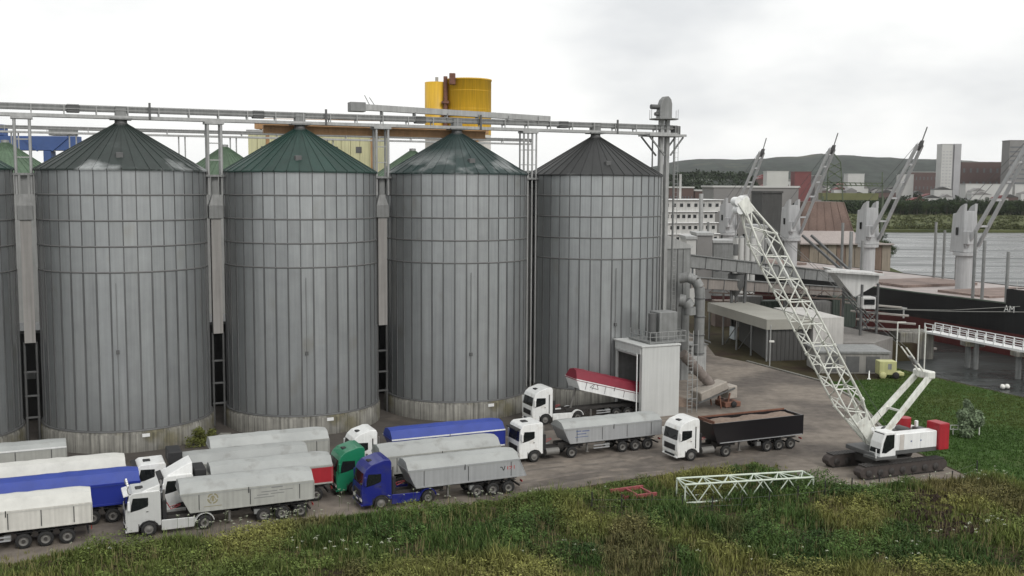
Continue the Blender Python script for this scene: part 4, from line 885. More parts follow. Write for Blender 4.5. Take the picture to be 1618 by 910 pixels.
bg_ = thing('blue_gantry_crane', 'blue quay gantry crane standing beyond the rear silos', 'crane', (0, 0, 0))
YB = 260
def bx2(px0, py0, px1, py1, name, m=bluep, dd=3.0):
    a, b = D(px0, py0, YB), D(px1, py1, YB); MB().box(min(a.x, b.x), max(a.x, b.x), YB, YB+dd, min(a.z, b.z), max(a.z, b.z)).build(name, m, bg_, .1)
bx2(-60, 214, 122, 238, 'main_beam'); bx2(-30, 196, 4, 214, 'cabin'); bx2(76, 200, 116, 214, 'winch_house', steel_m); bx2(68, 238, 82, 292, 'leg'); bx2(-56, 238, -38, 292, 'leg'); bx2(100, 236, 114, 250, 'end_frame')
MB().beam(D(82, 238, YB), D(108, 216, YB), .5, .5).beam(D(60, 238, YB), D(34, 216, YB), .5, .5).build('diagonal', bluep, bg_)
for px in (70, -50): MB().tube((D(px, 290, YB).x, YB+1.5, 0), D(px, 288, YB)+Vector((0, 1.5, 0)), .9, 8).build('leg', bluep, bg_)

# ------------------------------------------------------------------ port side: canopy shed, galleries, loader, jetty
roofp = M('pale_flat_roof', (.27, .265, .235), .8, 0, .12, .3)
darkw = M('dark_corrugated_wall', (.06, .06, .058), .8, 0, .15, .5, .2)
cs = thing('canopy_shed', 'low shed with flat pale canopy roof and dark open bay beyond the yard', 'shed', (0, 0, 0))
c0 = Vector((34.6, 140.6, 0)); e1 = Vector((.98, .19, 0)).normalized(); e2 = Vector((-.2, .98, 0)).normalized()
def cp(x, y, z): return c0+e1*x+e2*y+Vector((0, 0, z))
MB().hexa([cp(0, 0, 4.35), cp(6.6, 0, 4.35), cp(6.6, 21, 4.35), cp(0, 21, 4.35), cp(0, 0, 5.75), cp(6.6, 0, 5.75), cp(6.6, 21, 5.75), cp(0, 21, 5.75)]).build('roof', roofp, cs)
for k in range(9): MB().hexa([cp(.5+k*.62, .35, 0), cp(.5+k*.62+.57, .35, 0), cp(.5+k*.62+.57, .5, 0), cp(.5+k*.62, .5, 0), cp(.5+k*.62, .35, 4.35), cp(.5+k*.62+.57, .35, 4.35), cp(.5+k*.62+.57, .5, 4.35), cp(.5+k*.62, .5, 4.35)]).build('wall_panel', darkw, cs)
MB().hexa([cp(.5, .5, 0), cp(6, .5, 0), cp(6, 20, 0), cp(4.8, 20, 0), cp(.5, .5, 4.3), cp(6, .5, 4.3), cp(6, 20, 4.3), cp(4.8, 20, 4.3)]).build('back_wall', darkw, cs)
MB().hexa([cp(6.7, -.3, 0), cp(11.2, -.3, 0), cp(11.2, 12, 0), cp(6.7, 12, 0), cp(6.7, -.3, 5.9), cp(11.2, -.3, 5.9), cp(11.2, 12, 5.9), cp(6.7, 12, 5.9)]).build('white_room', M('off_white_room', (.45, .44, .42), .7, 0, .12, .5, .15), cs)
for y in (.2, 5.2, 10.2, 15.2, 20.6):
    a = cp(.2, y, 0); MB().tube(a, a+Vector((0, 0, 4.35)), .13, 8).build('column', steel_m, cs)
for y in (5.2, 10.2): MB().beam(cp(.2, y, 3.6), cp(.2, y+4.2, .3), .1, .1).build('brace', steel_d, cs)
MB().hexa([cp(.6, 12, 1.2), cp(.7, 14, 1.2), cp(1.0, 14, 1.2), cp(1.0, 12, 1.2), cp(.6, 12, 3.0), cp(.7, 14, 3.0), cp(1.0, 14, 3.0), cp(1.0, 12, 3.0)]).build('window', M('pale_blue_window', (.4, .45, .48), .3), cs)
lp = thing('lamp_post', 'thin grey lamp post standing before the canopy shed', 'lamp post', G(1216, 580)); MB().tube((0, 0, 0), (0, 0, 5.6), .07, 8).build('pole', steel, lp); MB().box(-.15, .5, -.12, .12, 3.3, 3.55).build('lamp_head', light, lp, .03)
lowbox = thing('low_service_block', 'low grey concrete service block on the lawn edge', 'building', G(1352, 590)); MB().box(-4.6, 4.2, 0, 6, 0, 2.6).build('wall', M('grey_render', (.24, .235, .22), .8, 0, .15, .5, .2), lowbox); MB().box(-4.8, 4.4, -.2, 6.2, 2.6, 2.85).build('roof', steel_m, lowbox)
for k in range(3): MB().box(-3.9+k*2.6, -2.2+k*2.6, -.06, 0, .2, 2.2).build('door', steel_d, lowbox)

def conv_gallery(name, label, a, b, w_, h, m, ribs=10, post=()):
    r = thing(name, label, 'conveyor', (0, 0, 0))
    MB().beam(a, b, w_, h).build('casing', m, r)
    d = (b-a)
    for k in range(ribs+1): c = a+d*(k/ribs); MB().beam(c-d.normalized()*.08, c+d.normalized()*.08, w_+.16, h+.16).build('rib', steel_d, r)
    MB().beam(a+Vector((0, 0, h/2+.12)), b+Vector((0, 0, h/2+.12)), w_+.5, .16).build('roof_sheet', steel_m, r)
    for f in post:
        c = a+d*f
        for o_ in (-w_/2, w_/2): q = c+SHN*0+Vector((o_, 0, 0)); MB().tube((q.x-o_*.4, q.y, 0), (q.x, q.y, q.z-h/2), .22, 8).build('trestle_leg', steel_d, r)
    return r
a, b = D(1078, 412, 150), D(1335, 440, 186)
conv_gallery('upper_gallery', 'long grey enclosed conveyor gallery running high towards the ship', a, b, 2.4, 1.7, steel_m, 12, (.3, .62, .95))
a, b = D(1082, 446, 152), D(1345, 462, 188)
conv_gallery('lower_gallery', 'lower brown-grey conveyor gallery under the high one', a, b, 2.2, 1.5, M('brown_grey_sheet', (.2, .18, .165), .7, 0, .2, .5, .2), 12, (.28, .6))
h = thing('gallery_drive', 'dark drive hopper hanging under the conveyor galleries', 'hopper', D(1163, 445, 161)*Vector((1, 1, 0))); zz = D(1163, 445, 161).z
MB().lathe([(.3, zz-2.2), (1.3, zz-.6), (1.3, zz+1.2)], 10).build('hopper', steel_d, h); MB().tube((0, 0, 0), (0, 0, zz-2), .14).build('pipe', steel_d, h)
# ship loader tower with white hood
slr = thing('ship_loader', 'white hooded ship loader on dark lattice legs at the jetty', 'ship loader', (0, 0, 0))
T0 = D(1358, 560, 158)*Vector((1, 1, 0)); T1 = D(1383, 560, 160)*Vector((1, 1, 0))
for q in (T0, T1, T0+Vector((-1.2, 5, 0)), T1+Vector((-1.2, 5, 0))): MB().tube(q+Vector((0, 0, -3)), q+Vector((0, 0, 9.0)), .22, 8).build('leg', steel_d, slr)
for z in (2.2, 4.6, 7.0): MB().beam(T0+Vector((0, 0, z)), T1+Vector((0, 0, z)), .18, .18).build('cross_beam', steel_d, slr)
MB().beam(T0+Vector((0, 0, 2.2)), T1+Vector((0, 0, 4.6)), .14, .14).beam(T1+Vector((0, 0, 4.6)), T0+Vector((0, 0, 7)), .14, .14).build('diagonal', steel_d, slr)
hw = M('hood_white', (.5, .5, .49), .55, 0, .1, .5, .2)
a0, a1, a2, a3 = D(1312, 425, 160), D(1390, 432, 160), D(1388, 448, 160), D(1350, 470, 160)
MB().add([a0, a1, a2, a3, D(1326, 440, 160)] + [p+Vector((0, 4.5, 0)) for p in (a0, a1, a2, a3, D(1326, 440, 160))], [(4, 3, 2, 1, 0), (5, 6, 7, 8, 9), (0, 1, 6, 5), (1, 2, 7, 6), (2, 3, 8, 7), (3, 4, 9, 8), (4, 0, 5, 9)]).build('hood', hw, slr)
MB().beam(D(1305, 428, 159.5), D(1395, 434, 159.5), 1.2, .3).build('hood_deck', hw, slr)
cbx = D(1370, 478, 158); MB().box(cbx.x-1.0, cbx.x+1.0, 157, 159.5, cbx.z-.9, cbx.z+.9).build('operator_cabin', hw, slr, .08); MB().box(cbx.x-.8, cbx.x+.8, 156.9, 157, cbx.z-.2, cbx.z+.6).build('cabin_window', glass, slr)
for k in range(3): MB().beam(D(1330, 440+k*8, 162), D(1372, 500+k*10, 158), .18, .18).build('stair_stringer', steel_d, slr)
MB().beam(D(1268, 372, 172), D(1336, 432, 163), .35, .35).beam(D(1282, 372, 172), D(1348, 432, 163), .35, .35).build('chute_rail', steel_d, slr)
# quay apron and walkways
quaym = M('quay_concrete', (.20, .19, .178), .85, 0, .25, .4, .2)
q = [Vector((44, 150, 0)), Vector((52.5, 150, 0)), Vector((57.5, 156, 0)), Vector((52, 175, 0)), Vector((40, 175, 0))]
sheet('quay_apron', [(p.x, p.y) for p in q], 1.2, quaym, -4)
for k in range(6):
    p = D(1345+k*18, 500+k*9, 162)
    o = MB().beam(D(1335+k*9, 478+k*13, 164), D(1425+k*11, 486+k*13, 161), 1.0, .22).build('pipe_rack', M('dusty_beige_steel', (.30, .28, .255), .7, 0, .2, .6)); tag(o, 'dusty beige pipe rack stretched along the quay apron', 'pipe rack', 'pipe racks on the quay')
cont_m = [M('dull_brown_container', (.13, .10, .085), .8, 0, .25, .5, .2), M('dull_grey_container', (.17, .17, .165), .8, 0, .25, .5, .2), M('dark_green_container', (.05, .065, .055), .8, 0, .25, .5, .2)]
CL = ('lower dull brown', 'lower dull grey', 'dark green', 'end dull brown', 'end dull grey', 'long dark green')
for k, (px, py) in enumerate(((1150, 476), (1186, 478), (1222, 480), (1262, 482), (1300, 486), (1334, 490))):
    p = D(px, py, 176); r = thing('site_container', CL[k]+' storage container in the row on the quay behind the canopy shed', 'container', (p.x, 176, 0), .1, 'containers on the quay')
    MB().box(-2.1, 2.1, 0, 2.4, 0, 5.2 if k % 2 else 4.4).build('box', cont_m[k % 3], r)
    for q_ in range(9): MB().box(-2.0+q_*.48, -1.78+q_*.48, -.07, 0, .1, 5.1 if k % 2 else 4.3).build('corrugation', cont_m[k % 3], r)
tr_ = thing('pipe_bridge', 'thin rusty lattice pipe bridge above the quay containers', 'pipe bridge', (0, 0, 0)); a, b = D(1120, 462, 172), D(1352, 474, 172)
for dz_ in (0, 1.3): MB().beam(a+Vector((0, 0, dz_)), b+Vector((0, 0, dz_)), .2, .2).build('chord', cont_m[0], tr_)
for q_ in range(14): c1, c2 = a.lerp(b, q_/14), a.lerp(b, (q_+1)/14); MB().beam(c1+Vector((0, 0, 1.3*(q_ % 2))), c2+Vector((0, 0, 1.3*((q_+1) % 2))), .12, .12).build('lacing', cont_m[0], tr_)
for f in (.1, .5, .9): c1 = a.lerp(b, f); MB().tube((c1.x, c1.y, 0), c1, .16, 8).build('column', cont_m[0], tr_)
J = [Vector((64.6, 160, 0)), Vector((73.5, 133, 0))]; jd = (J[1]-J[0]).normalized(); jl = (J[1]-J[0]).length; jn = Vector((-jd.y, jd.x, 0))
jt = thing('jetty_walkway', 'white railed jetty walkway along the moored ship', 'jetty', (0, 0, 0))
MB().beam(J[0]+Vector((0, 0, 1.55)), J[1]+Vector((0, 0, 1.55)), 2.0, .3).build('deck', white, jt)
for side_ in (-.95, .95):
    for k in range(17): p = J[0]+jd*(jl*k/16)+jn*side_; MB().box(-.07, .07, -.07, .07, 1.7, 2.95).build('rail_post', white, jt, loc=(p.x, p.y, 0))
    for z in (2.3, 2.9): MB().beam(J[0]+jn*side_+Vector((0, 0, z)), J[1]+jn*side_+Vector((0, 0, z)), .1, .1).build('handrail', white, jt)
for f in (.32, .66):
    p = J[0]+jd*(jl*f)
    for o_ in (-.8, .8): MB().tube((p.x+jd.x*o_, p.y+jd.y*o_, -5), (p.x+jd.x*o_, p.y+jd.y*o_, 1.4), .4, 10).build('pile', steel_m, jt)
    MB().box(p.x-1.4, p.x+1.4, p.y-1.0, p.y+1.0, .7, 1.4).build('pile_cap', concrete, jt, .05)
dp = MB().box(-2.6, 2.6, -2.4, 2.4, -4, 1.5).build('mooring_dolphin', concrete, None, .1, loc=(J[0].x-2.2, J[0].y+1.5, 0)); tag(dp, 'square concrete mooring dolphin at the end of the jetty walkway', 'dolphin')
for px, lab in ((1416, 'pale hooked pole on the river bank'), (1450, 'plain pale pole between two others on the river bank'), (1460, 'tallest pale pole on the bank behind the crane mast')):
    py = {1416: 572, 1450: 574, 1460: 584}[px]; top = {1416: 509, 1450: 514, 1460: 516}[px]; p = G(px, py)
    r = thing('pole', lab, 'pole', p); hgt = D(px, top, p.y).z
    MB().tube((0, 0, 0), (0, 0, hgt), .09, 8).build('shaft', crw, r)
    if px == 1416: MB().beam((0, 0, hgt), (1.1, 0, hgt), .14, .14).build('arm', crw, r)
p = G(1400, 597); yg = M('yellow_green_paint', (.42, .42, .2), .6, 0, .15, 1, .1)
r = thing('yellow_generator', 'yellow-green wheeled site generator on the lawn', 'generator', p)
MB().box(-1.15, 1.0, -.8, .8, .5, 2.2).build('housing', yg, r, .06); MB().box(-.1, .35, -.83, -.8, 1.2, 1.9).build('door', steel_m, r)
for x in (-.7, .9): MB().lathe([(.02, -.1), (.4, -.1), (.45, 0), (.4, .1), (.02, .1)], 16, c=(x, -.85, .45), axis='y').build('wheel', yg if x < 0 else rubber, r)
MB().box(1.0, 2.0, -.7, .7, .4, .8).build('drawbar', yg, r, .04)
p = G(1373, 600); o = thing('marker_post', 'small pale marker post beside the generator', 'post', p); MB().lathe([(.25, 0), (.2, .15), (.1, .2), (.07, 1.1), (.02, 1.15)], 10).build('cone', light, o)
p = G(1532, 688); o = thing('site_sign', 'small white framed sign on two posts beside the shrub', 'sign', p)
MB().tube((-1.6, 0, 0), (-1.6, 0, .7), .05).tube((.9, 0, 0), (.9, 0, 1.7), .06).build('post', crw, o); MB().box(-1.9, -1.1, -.04, .04, .55, .62).box(-1.9, -1.1, -.04, .04, .95, 1.02).box(-1.9, -1.83, -.04, .04, .62, .95).box(-1.17, -1.1, -.04, .04, .62, .95).build('frame', crw, o)
p = G(1588, 608, -2.0); o = thing('mooring_buoy', 'small pale pair of buoys on the dark water', 'buoy', (p.x, p.y, -2.55)); MB().lathe([(.02, 0), (.3, .1), (.35, .35), (.2, .6), (.02, .65)], 12, c=(-.3, 0, 0)).lathe([(.02, 0), (.3, .1), (.35, .35), (.2, .6), (.02, .65)], 12, c=(.4, .2, 0)).build('float', light, o)

# ------------------------------------------------------------------ bulk carrier
C4 = Vector((82.5, 190, 0)); DECK = 5.4
ship = thing('bulk_carrier', 'long black-hulled bulk carrier with red bottom moored along the jetty', 'ship', (0, 0, 0))
hullm = M('black_hull', (.012, .012, .013), .5, 0, .3, .3, .3, col2=(.045, .028, .022), c2scale=.12, c2lo=.56, c2hi=.75); bootm = M('red_boottop', (.10, .022, .02), .6, 0, .2, .3, .2)
def sp2(k, y, z): return C4+SH*k+SHN*y+Vector((0, 0, z))     # k along ship towards stern, y>0 away from camera
st = [(-58, .3, 9.3), (-52, 5.5, 8.9), (-44, 10.5, 8.5), (-34, 13.4, 8.2), (-23.5, 14, 8.0), (-23.4, 14, 5.7), (0, 14, DECK), (40, 14, DECK), (80, 14, DECK), (112, 13.5, DECK), (124, 9.5, DECK)]
hl, bt, dkf = MB(), MB(), MB()
for (k0, b0_, z0), (k1, b1, z1) in zip(st, st[1:]):
    for sg in (-1, 1):
        q = [sp2(k0, sg*b0_*.985, .8), sp2(k1, sg*b1*.985, .8), sp2(k1, sg*b1, z1), sp2(k0, sg*b0_, z0)]
        hl.add(q, [(0, 1, 2, 3) if sg < 0 else (3, 2, 1, 0)])
        q = [sp2(k0, sg*b0_*.93, -4.5), sp2(k1, sg*b1*.93, -4.5), sp2(k1, sg*b1*.988, 1.1), sp2(k0, sg*b0_*.988, 1.1)]
        bt.add(q, [(0, 1, 2, 3) if sg < 0 else (3, 2, 1, 0)])
    dz = .12
    dkf.add([sp2(k0, -b0_, z0-dz), sp2(k1, -b1, z1-dz), sp2(k1, b1, z1-dz), sp2(k0, b0_, z0-dz)], [(0, 1, 2, 3)])
hl.add([sp2(124, -9.5, -1.2), sp2(124, 9.5, -1.2), sp2(124, 9.5, DECK), sp2(124, -9.5, DECK)], [(0, 1, 2, 3)])
hl.add([sp2(-23.4, -14, 4.5), sp2(-23.4, 14, 4.5), sp2(-23.4, 14, 8.0), sp2(-23.4, -14, 8.0)], [(0, 1, 2, 3)])
hl.build('hull', hullm, ship); bt.build('boot_topping', bootm, ship)
dkm = M('rusty_deck_red', (.29, .25, .235), .5, 0, .3, .3); dkf.build('deck', dkm, ship)
for z_ in (1.6, 3.4): MB().beam(sp2(-22, -14.02, z_), sp2(118, -14.02, z_), .03, .07).build('plate_seam', hullm, ship)
sr = MB()
for (k0, b0_, z0), (k1, b1, z1) in zip(st[5:], st[6:]): sr.beam(sp2(k0, -b0_, z0+.05), sp2(k1, -b1, z1+.05), .3, .22)
sr.build('bulwark_cap', M('dark_green_cap', (.08, .1, .08), .6), ship)
hatchm = M('hatch_coaming', (.20, .15, .13), .8, 0, .3, .3, .2)
for k in (-9, 11.5, 38, 64.5, 88):
    hc = MB().hexa([sp2(k-6, -8.5, 4.4), sp2(k+6, -8.5, 4.4), sp2(k+6, 8.5, 4.4), sp2(k-6, 8.5, 4.4), sp2(k-6, -8.5, 5.3), sp2(k+6, -8.5, 5.3), sp2(k+6, 8.5, 5.3), sp2(k-6, 8.5, 5.3)]).build('hatch_coaming', hatchm, ship)
    for i in range(4): MB().hexa([sp2(k-6+i*3+.1, -8.8, 5.33), sp2(k-6+i*3+2.9, -8.8, 5.33), sp2(k-6+i*3+2.9, 8.8, 5.33), sp2(k-6+i*3+.1, 8.8, 5.33), sp2(k-6+i*3+.1, -8.8, 5.75), sp2(k-6+i*3+2.9, -8.8, 5.75), sp2(k-6+i*3+2.9, 8.8, 5.75), sp2(k-6+i*3+.1, 8.8, 5.75)]).build('hatch_cover', hatchm, hc)
for k, y, hh in [(x, sg*11.5, 13.0+2*((i*7) % 3)) for i, x in enumerate((-21, -16, -14, 14, 17.5, 20, 46, 70)) for sg in (-1, 1)]:
    MB().tube(sp2(k, y, 4.5), sp2(k, y, hh*.78+3.5), .28, 8).build('deck_stanchion', steel_m, ship)
wm = M('weathered_ship_white', (.42, .42, .405), .6, 0, .2, .2, .2)
for i in range(12):
    k = -57+i*2.9; b_ = float(np.interp(k, [a for a, *_ in st], [b for _, b, _ in st])); z_ = 8.3; MB().tube(sp2(k, -b_+.25, z_-.6), sp2(k, -b_+.25, z_+1.1), .05).build('bow_rail', wm, ship)
for k in (-26, -29, -31.5): MB().tube(sp2(k, -11, 7.2), sp2(k, -9.8, 7.2), .55, 12).build('mooring_winch', chass, ship)
# letters on the bow and draught mark
tx = bpy.data.curves.new('AM', 'FONT'); tx.body = 'AM'; tx.size = 1.5; tx.extrude = .01
to = bpy.data.objects.new('hull_letters', tx); C.objects.link(to)
bpy.context.view_layer.update(); dg = bpy.context.evaluated_depsgraph_get(); me = bpy.data.meshes.new_from_object(to.evaluated_get(dg)); bpy.data.objects.remove(to)
wl = M('white_letter_paint', (.75, .75, .72), .6, 0, .05); me.materials.clear(); me.materials.append(wl)
o = ob('hull_letters', me, ship)
ex = -SH; ez = Vector((0, 0, 1)); eo = ex.cross(ez)
pos = sp2(-23.2, -14.13, 4.4)
o.matrix_world = Matrix(((ex.x, ez.x, eo.x, pos.x), (ex.y, ez.y, eo.y, pos.y), (ex.z, ez.z, eo.z, pos.z), (0, 0, 0, 1)))
MB().beam(sp2(-1.6, -14.06, 2.4), sp2(-.1, -14.06, 2.4), .06, .3).beam(sp2(-.85, -14.06, .6), sp2(-.85, -14.06, 2.3), .06, .3).build('draught_mark', wl, ship)
# superstructure at the stern
sup = MB().hexa([sp2(97, -13, 4.5), sp2(110, -13, 4.5), sp2(110, 13, 4.5), sp2(97, 13, 4.5), sp2(97, -13, 8), sp2(110, -13, 8), sp2(110, 13, 8), sp2(97, 13, 8)]).build('superstructure', wm, ship)
for i, (z0, z1, hb) in enumerate(((8, 11, 9), (11, 14, 8.5), (14, 17, 8), (17, 20.2, 10))):
    lv = MB().hexa([sp2(98+i*.4, -hb, z0), sp2(109, -hb, z0), sp2(109, hb, z0), sp2(98+i*.4, hb, z0), sp2(98+i*.4, -hb, z1-.15), sp2(109, -hb, z1-.15), sp2(109, hb, z1-.15), sp2(98+i*.4, hb, z1-.15)]).build('deck_house', wm, ship)
    MB().hexa([sp2(97.4+i*.4, -hb-.6, z1-.15), sp2(109.6, -hb-.6, z1-.15), sp2(109.6, hb+.6, z1-.15), sp2(97.4+i*.4, hb+.6, z1-.15), sp2(97.4+i*.4, -hb-.6, z1), sp2(109.6, -hb-.6, z1), sp2(109.6, hb+.6, z1), sp2(97.4+i*.4, hb+.6, z1)]).build('deck_edge', white, lv)
    for j in range(9):
        y = -hb+1.2+j*(2*hb-2.4)/8; MB().hexa([sp2(97.9+i*.4, y-.45, z0+1.2), sp2(98+i*.4, y-.45, z0+1.2), sp2(98+i*.4, y+.45, z0+1.2), sp2(97.9+i*.4, y+.45, z0+1.2), sp2(97.9+i*.4, y-.45, z0+2.1), sp2(98+i*.4, y-.45, z0+2.1), sp2(98+i*.4, y+.45, z0+2.1), sp2(97.9+i*.4, y+.45, z0+2.1)]).build('window', glass, lv)
    for j in range(4):
        kk = 99.5+j*2.6; MB().hexa([sp2(kk, -hb-.06, z0+1.2), sp2(kk+1, -hb-.06, z0+1.2), sp2(kk+1, -hb, z0+1.2), sp2(kk, -hb, z0+1.2), sp2(kk, -hb-.06, z0+2.1), sp2(kk+1, -hb-.06, z0+2.1), sp2(kk+1, -hb, z0+2.1), sp2(kk, -hb, z0+2.1)]).build('window', glass, lv)
MB().tube(sp2(104, 0, 20.2), sp2(104, 0, 27), .35, 8).build('mast', wm, ship); MB().hexa([sp2(111, -3, 5), sp2(116, -3, 5), sp2(116, 3, 5), sp2(111, 3, 5), sp2(111.5, -2.4, 18), sp2(115.5, -2.4, 18), sp2(115.5, 2.4, 18), sp2(111.5, 2.4, 18)]).build('funnel', bluep, ship)
# four deck cranes (stand on the ship: own things)
labs = ['grey ship deck crane nearest the bow lettering', 'second grey ship deck crane from the bow, before the rusty warehouse', 'third grey ship deck crane from the bow', 'grey ship deck crane nearest the superstructure']
cgm = M('ship_crane_grey', (.38, .385, .39), .5, 0, .1, .3, .15)
for i in range(4):
    k = i*26.4; z0 = DECK-1
    r = thing('deck_crane', labs[i], 'crane', C4+SH*k, 0, 'deck cranes on the bulk carrier')
    MB().tube((0, 0, z0), (0, 0, 11.6), 1.45, 20).build('pedestal', cgm, r)
    MB().tube((0, 0, 11.5), (0, 0, 12.1), 2.05, 20).build('slew_platform', cgm, r)
    def cq(a, b, z): return SH*a+SHN*b+Vector((0, 0, z))
    hs_ = MB().hexa([cq(-1.4, -1.7, 12.1), cq(2.1, -1.7, 12.1), cq(2.1, 1.7, 12.1), cq(-1.4, 1.7, 12.1), cq(-.9, -1.5, 19.6), cq(1.9, -1.5, 19.0), cq(1.9, 1.5, 19.0), cq(-.9, 1.5, 19.6)]).build('crane_house', cgm, r, .1)
    for sg in (-1, 1): MB().hexa([cq(-.9, sg*1.2-.3, 19.5), cq(1.0, sg*1.2-.3, 19.2), cq(1.0, sg*1.2+.3, 19.2), cq(-.9, sg*1.2+.3, 19.5), cq(-.9, sg*1.2-.3, 20.9), cq(.1, sg*1.2-.3, 20.4), cq(.1, sg*1.2+.3, 20.4), cq(-.9, sg*1.2+.3, 20.9)]).build('sheave_bracket', cgm, hs_)
    MB().hexa([cq(.2, -1.78, 15.2), cq(.7, -1.78, 15.2), cq(.7, -1.6, 15.2), cq(.2, -1.6, 15.2), cq(.2, -1.78, 16.6), cq(.7, -1.78, 16.6), cq(.7, -1.6, 16.6), cq(.2, -1.6, 16.6)]).build('house_window', glass, hs_)
    MB().hexa([cq(-2.6, -1.9, 13.6), cq(-1.3, -1.9, 13.6), cq(-1.3, -.5, 13.6), cq(-2.6, -.5, 13.6), cq(-2.4, -1.9, 16.0), cq(-1.1, -1.9, 16.0), cq(-1.1, -.5, 16.0), cq(-2.4, -.5, 16.0)]).build('operator_cab', cgm, r, .08)
    run = 13.7
    for sg in (-1, 1):
        MB().beam(cq(-1.6, sg*1.35, 13.2), cq(-run, sg*.55, 31.9), .4, .6).build('jib_beam', cgm, r)
        MB().tube(cq(-.4, sg*1.1, 20.6), cq(-run, sg*.5, 32.3), .045, 5).build('luffing_rope', steel_d, r)
    for f in (.2, .45, .62, .8, .98):
        a, b = cq(-1.6, -1.35, 13.2).lerp(cq(-run, -.55, 31.9), f), cq(-1.6, 1.35, 13.2).lerp(cq(-run, .55, 31.9), f); MB().beam(a, b, .35, .35).build('jib_cross_member', cgm, r)
    MB().hexa([cq(-run+.5, -.5, 30.8), cq(-run-.2, -.5, 31.6), cq(-run-.2, .5, 31.6), cq(-run+.5, .5, 30.8), cq(-run+.1, -.45, 31.9), cq(-run-.6, -.45, 32.7), cq(-run-.6, .45, 32.7), cq(-run+.1, .45, 31.9)]).build('jib_head', steel_d, r)
    MB().tube(cq(-run-.4, 0, 32.4), cq(-run-1.7, 0, 35.2), .12, 6).build('tip_lamp_arm', steel_m, r)
for k in range(2):
    pts = [sp2(-26-8*k, -13.8, 5.5), sp2(-14, -16, 3.6-k*.2), sp2(2, -20, 2.2), sp2(8+5*k, -25, 1.6)]
    o = MB().path(pts, .06, 6).build('mooring_rope', M('pale_rope', (.3, .3, .28), .8)); tag(o, 'pale mooring rope sagging along the black hull to the quay', 'rope', 'mooring ropes of the ship')

# ------------------------------------------------------------------ town and far bank
def block(name, label, px0, px1, py0, Y, depth, m, rows=0, cols=0, roof=None, wm_=None, zb=-1.2, cat='building', group=None, ww=.3, wh=.38):
    a, b = D(px0, py0, Y), D(px1, py0, Y); w_ = b.x-a.x; zt_ = a.z
    r = thing(name, label, cat, (a.x, Y, zb), 0, group)
    MB().box(0, w_, 0, depth, 0, zt_-zb).build('wall', m, r)
    MB().box(-w_*.01-.2, w_*1.01+.2, -.3, depth+.3, zt_-zb+.005, zt_-zb+.6).build('roof', roof or m, r)
    hz = (zt_-zb)
    if rows:
        me = MB().box(0, w_/cols*ww, -.15, -.01, 0, hz/(rows+1)*wh).mesh('window', wm_ or glass)
        for i in range(rows):
            for j in range(cols): ob('window', me, r, (w_/cols*(j+.25), 0, hz*(i+.7)/(rows+.5)))
    return r
facade = M('white_facade', (.46, .46, .445), .7, 0, .1, .05); brick = M('brick_facade', (.10, .066, .06), .8, 0, .15, .1); grey_f = M('grey_facade', (.20, .195, .19), .8, 0, .12, .1)
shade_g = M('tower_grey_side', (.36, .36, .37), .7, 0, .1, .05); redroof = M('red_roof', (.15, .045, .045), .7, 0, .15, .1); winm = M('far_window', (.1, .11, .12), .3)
# rusty warehouse on the promontory behind the deck cranes
r = thing('rusty_warehouse', 'rust-stained warehouse with brown hipped roof behind the second deck crane', 'warehouse', (0, 0, -1.2))
YW = 312; x0, x1 = D(1266, 350, YW).x, D(1410, 350, YW).x; ze, zr = D(1300, 384, YW).z+1.2, D(1310, 320, YW).z+1.2
pinkw = M('pinkish_clad', (.33, .29, .275), .8, 0, .15, .1, .2); rr_ = M('rust_brown_roof', (.125, .085, .07), .85, 0, .4, .12, .25, col2=(.14, .125, .095), c2scale=.08); bew = M('beige_bay', (.24, .205, .165), .85, 0, .2, .15, .25)
n = 10
for k in range(n):
    a, b = x0+(x1-x0)*k/n, x0+(x1-x0)*(k+1)/n; MB().box(a+.08, b-.08, YW, YW+.4, 0, ze-.4).build('bay_panel', bew if k % 4 else M('dull_rust_bay', (.16, .115, .09), .85, 0, .3, .15, .25), r)
MB().box(x0, x1, YW+.4, YW+40, 0, ze-.2).build('core', bew, r); MB().box(x0-.4, x1+.4, YW-1.2, YW+1, ze-.4, ze).build('eave', pinkw, r)
xm = x1-9
MB().hexa([(x0, YW-.5, ze), (xm, YW-.5, ze), (xm, YW+30, ze), (x0, YW+30, ze), (x0+1, YW+6, ze+3.4), (xm-.5, YW+6, ze+3.4), (xm-.5, YW+30, ze+3.4), (x0+1, YW+30, ze+3.4)]).build('lower_roof', pinkw, r)
MB().hexa([(x0+1.2, YW+6, ze+3.2), (xm-.6, YW+6, ze+3.2), (xm-.6, YW+30, ze+3.2), (x0+1.2, YW+30, ze+3.2), (x0+4.2, YW+12, zr), (xm-2.0, YW+12, zr), (xm-2.0, YW+26, zr), (x0+4.2, YW+26, zr)]).build('hipped_roof', rr_, r)
for k in range(7):
    f = k/6; a_ = Vector((x0+1.2+(xm-.6-x0-1.2)*f, YW+5.95, ze+3.25)); b_ = Vector((x0+4.2+(xm-2-x0-4.2)*f, YW+11.95, zr+.05)); MB().beam(a_, b_, .25, .2).build('roof_rib', rr_, r)
block('quay_shed', 'low pale quay shed behind the crane boom head', 1128, 1262, 296, 330, 20, grey_f, 2, 12, facade)
block('dark_warehouse', 'dark grey warehouse between two deck cranes', 1205, 1236, 305, 300, 14, darkw, 0, 0)
